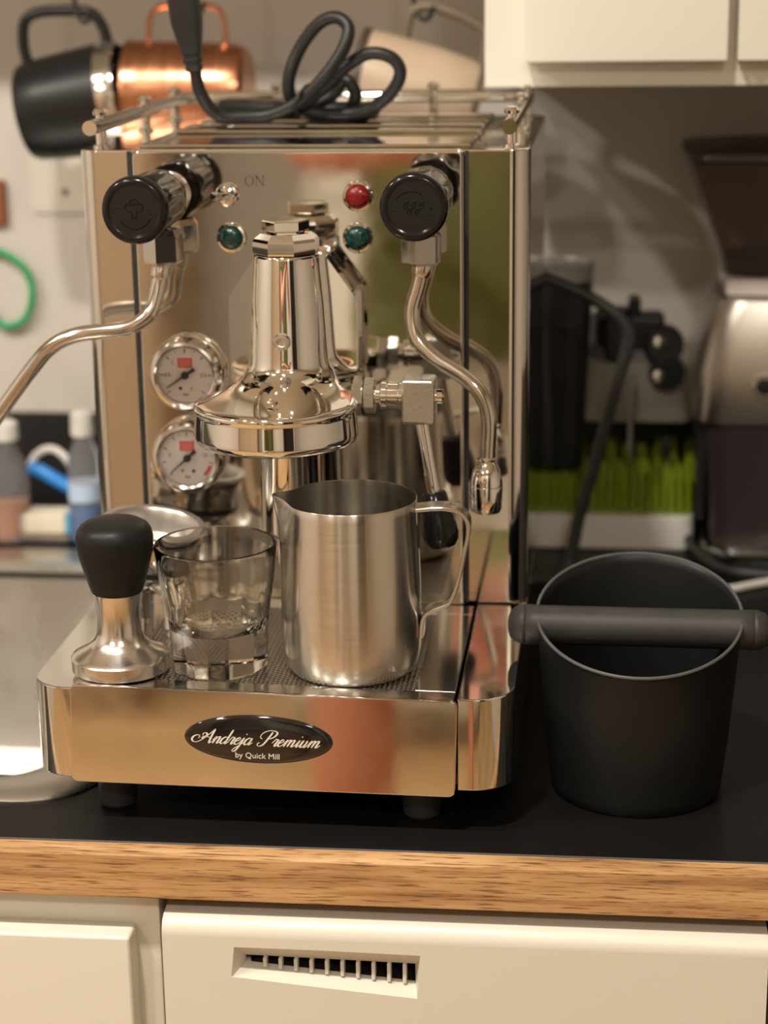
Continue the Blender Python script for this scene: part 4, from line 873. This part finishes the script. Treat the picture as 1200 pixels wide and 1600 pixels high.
def oval(cx, cy, z, a, b, n=32): return [(cx+a*cos(2*PI*k/n), cy+b*sin(2*PI*k/n), z) for k in range(n)]
shm = M().rings([oval(FX, FY, z, a, b) for z, a, b in ((-.06, .168, .128), (.0, .172, .130), (.12, .160, .122), (.26, .166, .126), (.40, .182, .132), (.48, .186, .122), (.53, .165, .105), (.560, .115, .085), (.585, .072, .070), (.575, .060, .060))])
for s, ex, hx in ARMS:
    shm.tube([(FX+s*.11, FY+.005, .520), (FX+s*.165, FY+.01, .510), (FX+s*.198+(.008*s), FY+.03, .44), (FX+s*.215+(.012*s), FY+.05, .37)], [.066, .074, .070, .074], 20)
obj('shirt', shm, 'shirt', per, 60)
som = M().rings([oval(FX, FY, z, a, b) for z, a, b in ((.03, .160, .122), (-.02, .165, .126), (-.10, .172, .130), (-.15, .160, .120))])
for s in (-1, 1): som.tube([(FX+s*.085, FY, -.08), (FX+s*.105, FY+.005, -.18), (FX+s*.125, FY+.01, -.33)], [.092, .102, .106], 24)
obj('shorts', som, 'shorts', per, 60)
skin('hair', [((FX+.005, FY+.0, .715), (.095, .085)), ((FX+.005, FY+.005, .79), (.105, .11)), ((FX+.005, FY+.03, .845), (.075, .08))], [(0, 1), (1, 2)], 'hair', per)
fm = M(); fc = Vector((FX+.005, FY+.132, .725))
for s in (-1, 1): fm.lathe([(0, 0), (.010, 0), (.009, .004), (0, .006)], fc+Vector((s*.030, -.004, .0)), (0, 1, 0), 16)
obj('eyes', fm, 'white_plastic', per)
obj('nose', M().lathe([(0, 0), (.013, 0), (.012, .012), (.005, .022), (0, .023)], fc+Vector((0, -.006, -.028)), (0, .8, .25), 16), 'skin', per)
obj('mouth', M().tube([fc+Vector((-.022, -.004, -.060)), fc+Vector((0, .002, -.063)), fc+Vector((.022, -.004, -.060))], .005, 8), 'red_print_lt', per)
for s in (-1, 1): obj('ear', M().lathe([(0, 0), (.012, 0), (.018, .006), (.010, .012), (0, .012)], (FX+.005+s*.070, FY+.04, .715), (s, 0, 0), 16), 'skin', per)
ph = bpy.data.objects.new('mobile_phone', M().bbox((-.0375, -.105, .014), (.0375, .040, .022), .0035, 2).mesh('mobile_phone')); C.objects.link(ph); ph.data.materials.append(MT['phone'])
ph.matrix_world = S.camera.matrix_world.copy(); ph.location = ph.location
tag(ph, 'black phone held in both hands by the photographer, facing the machine', 'phone')
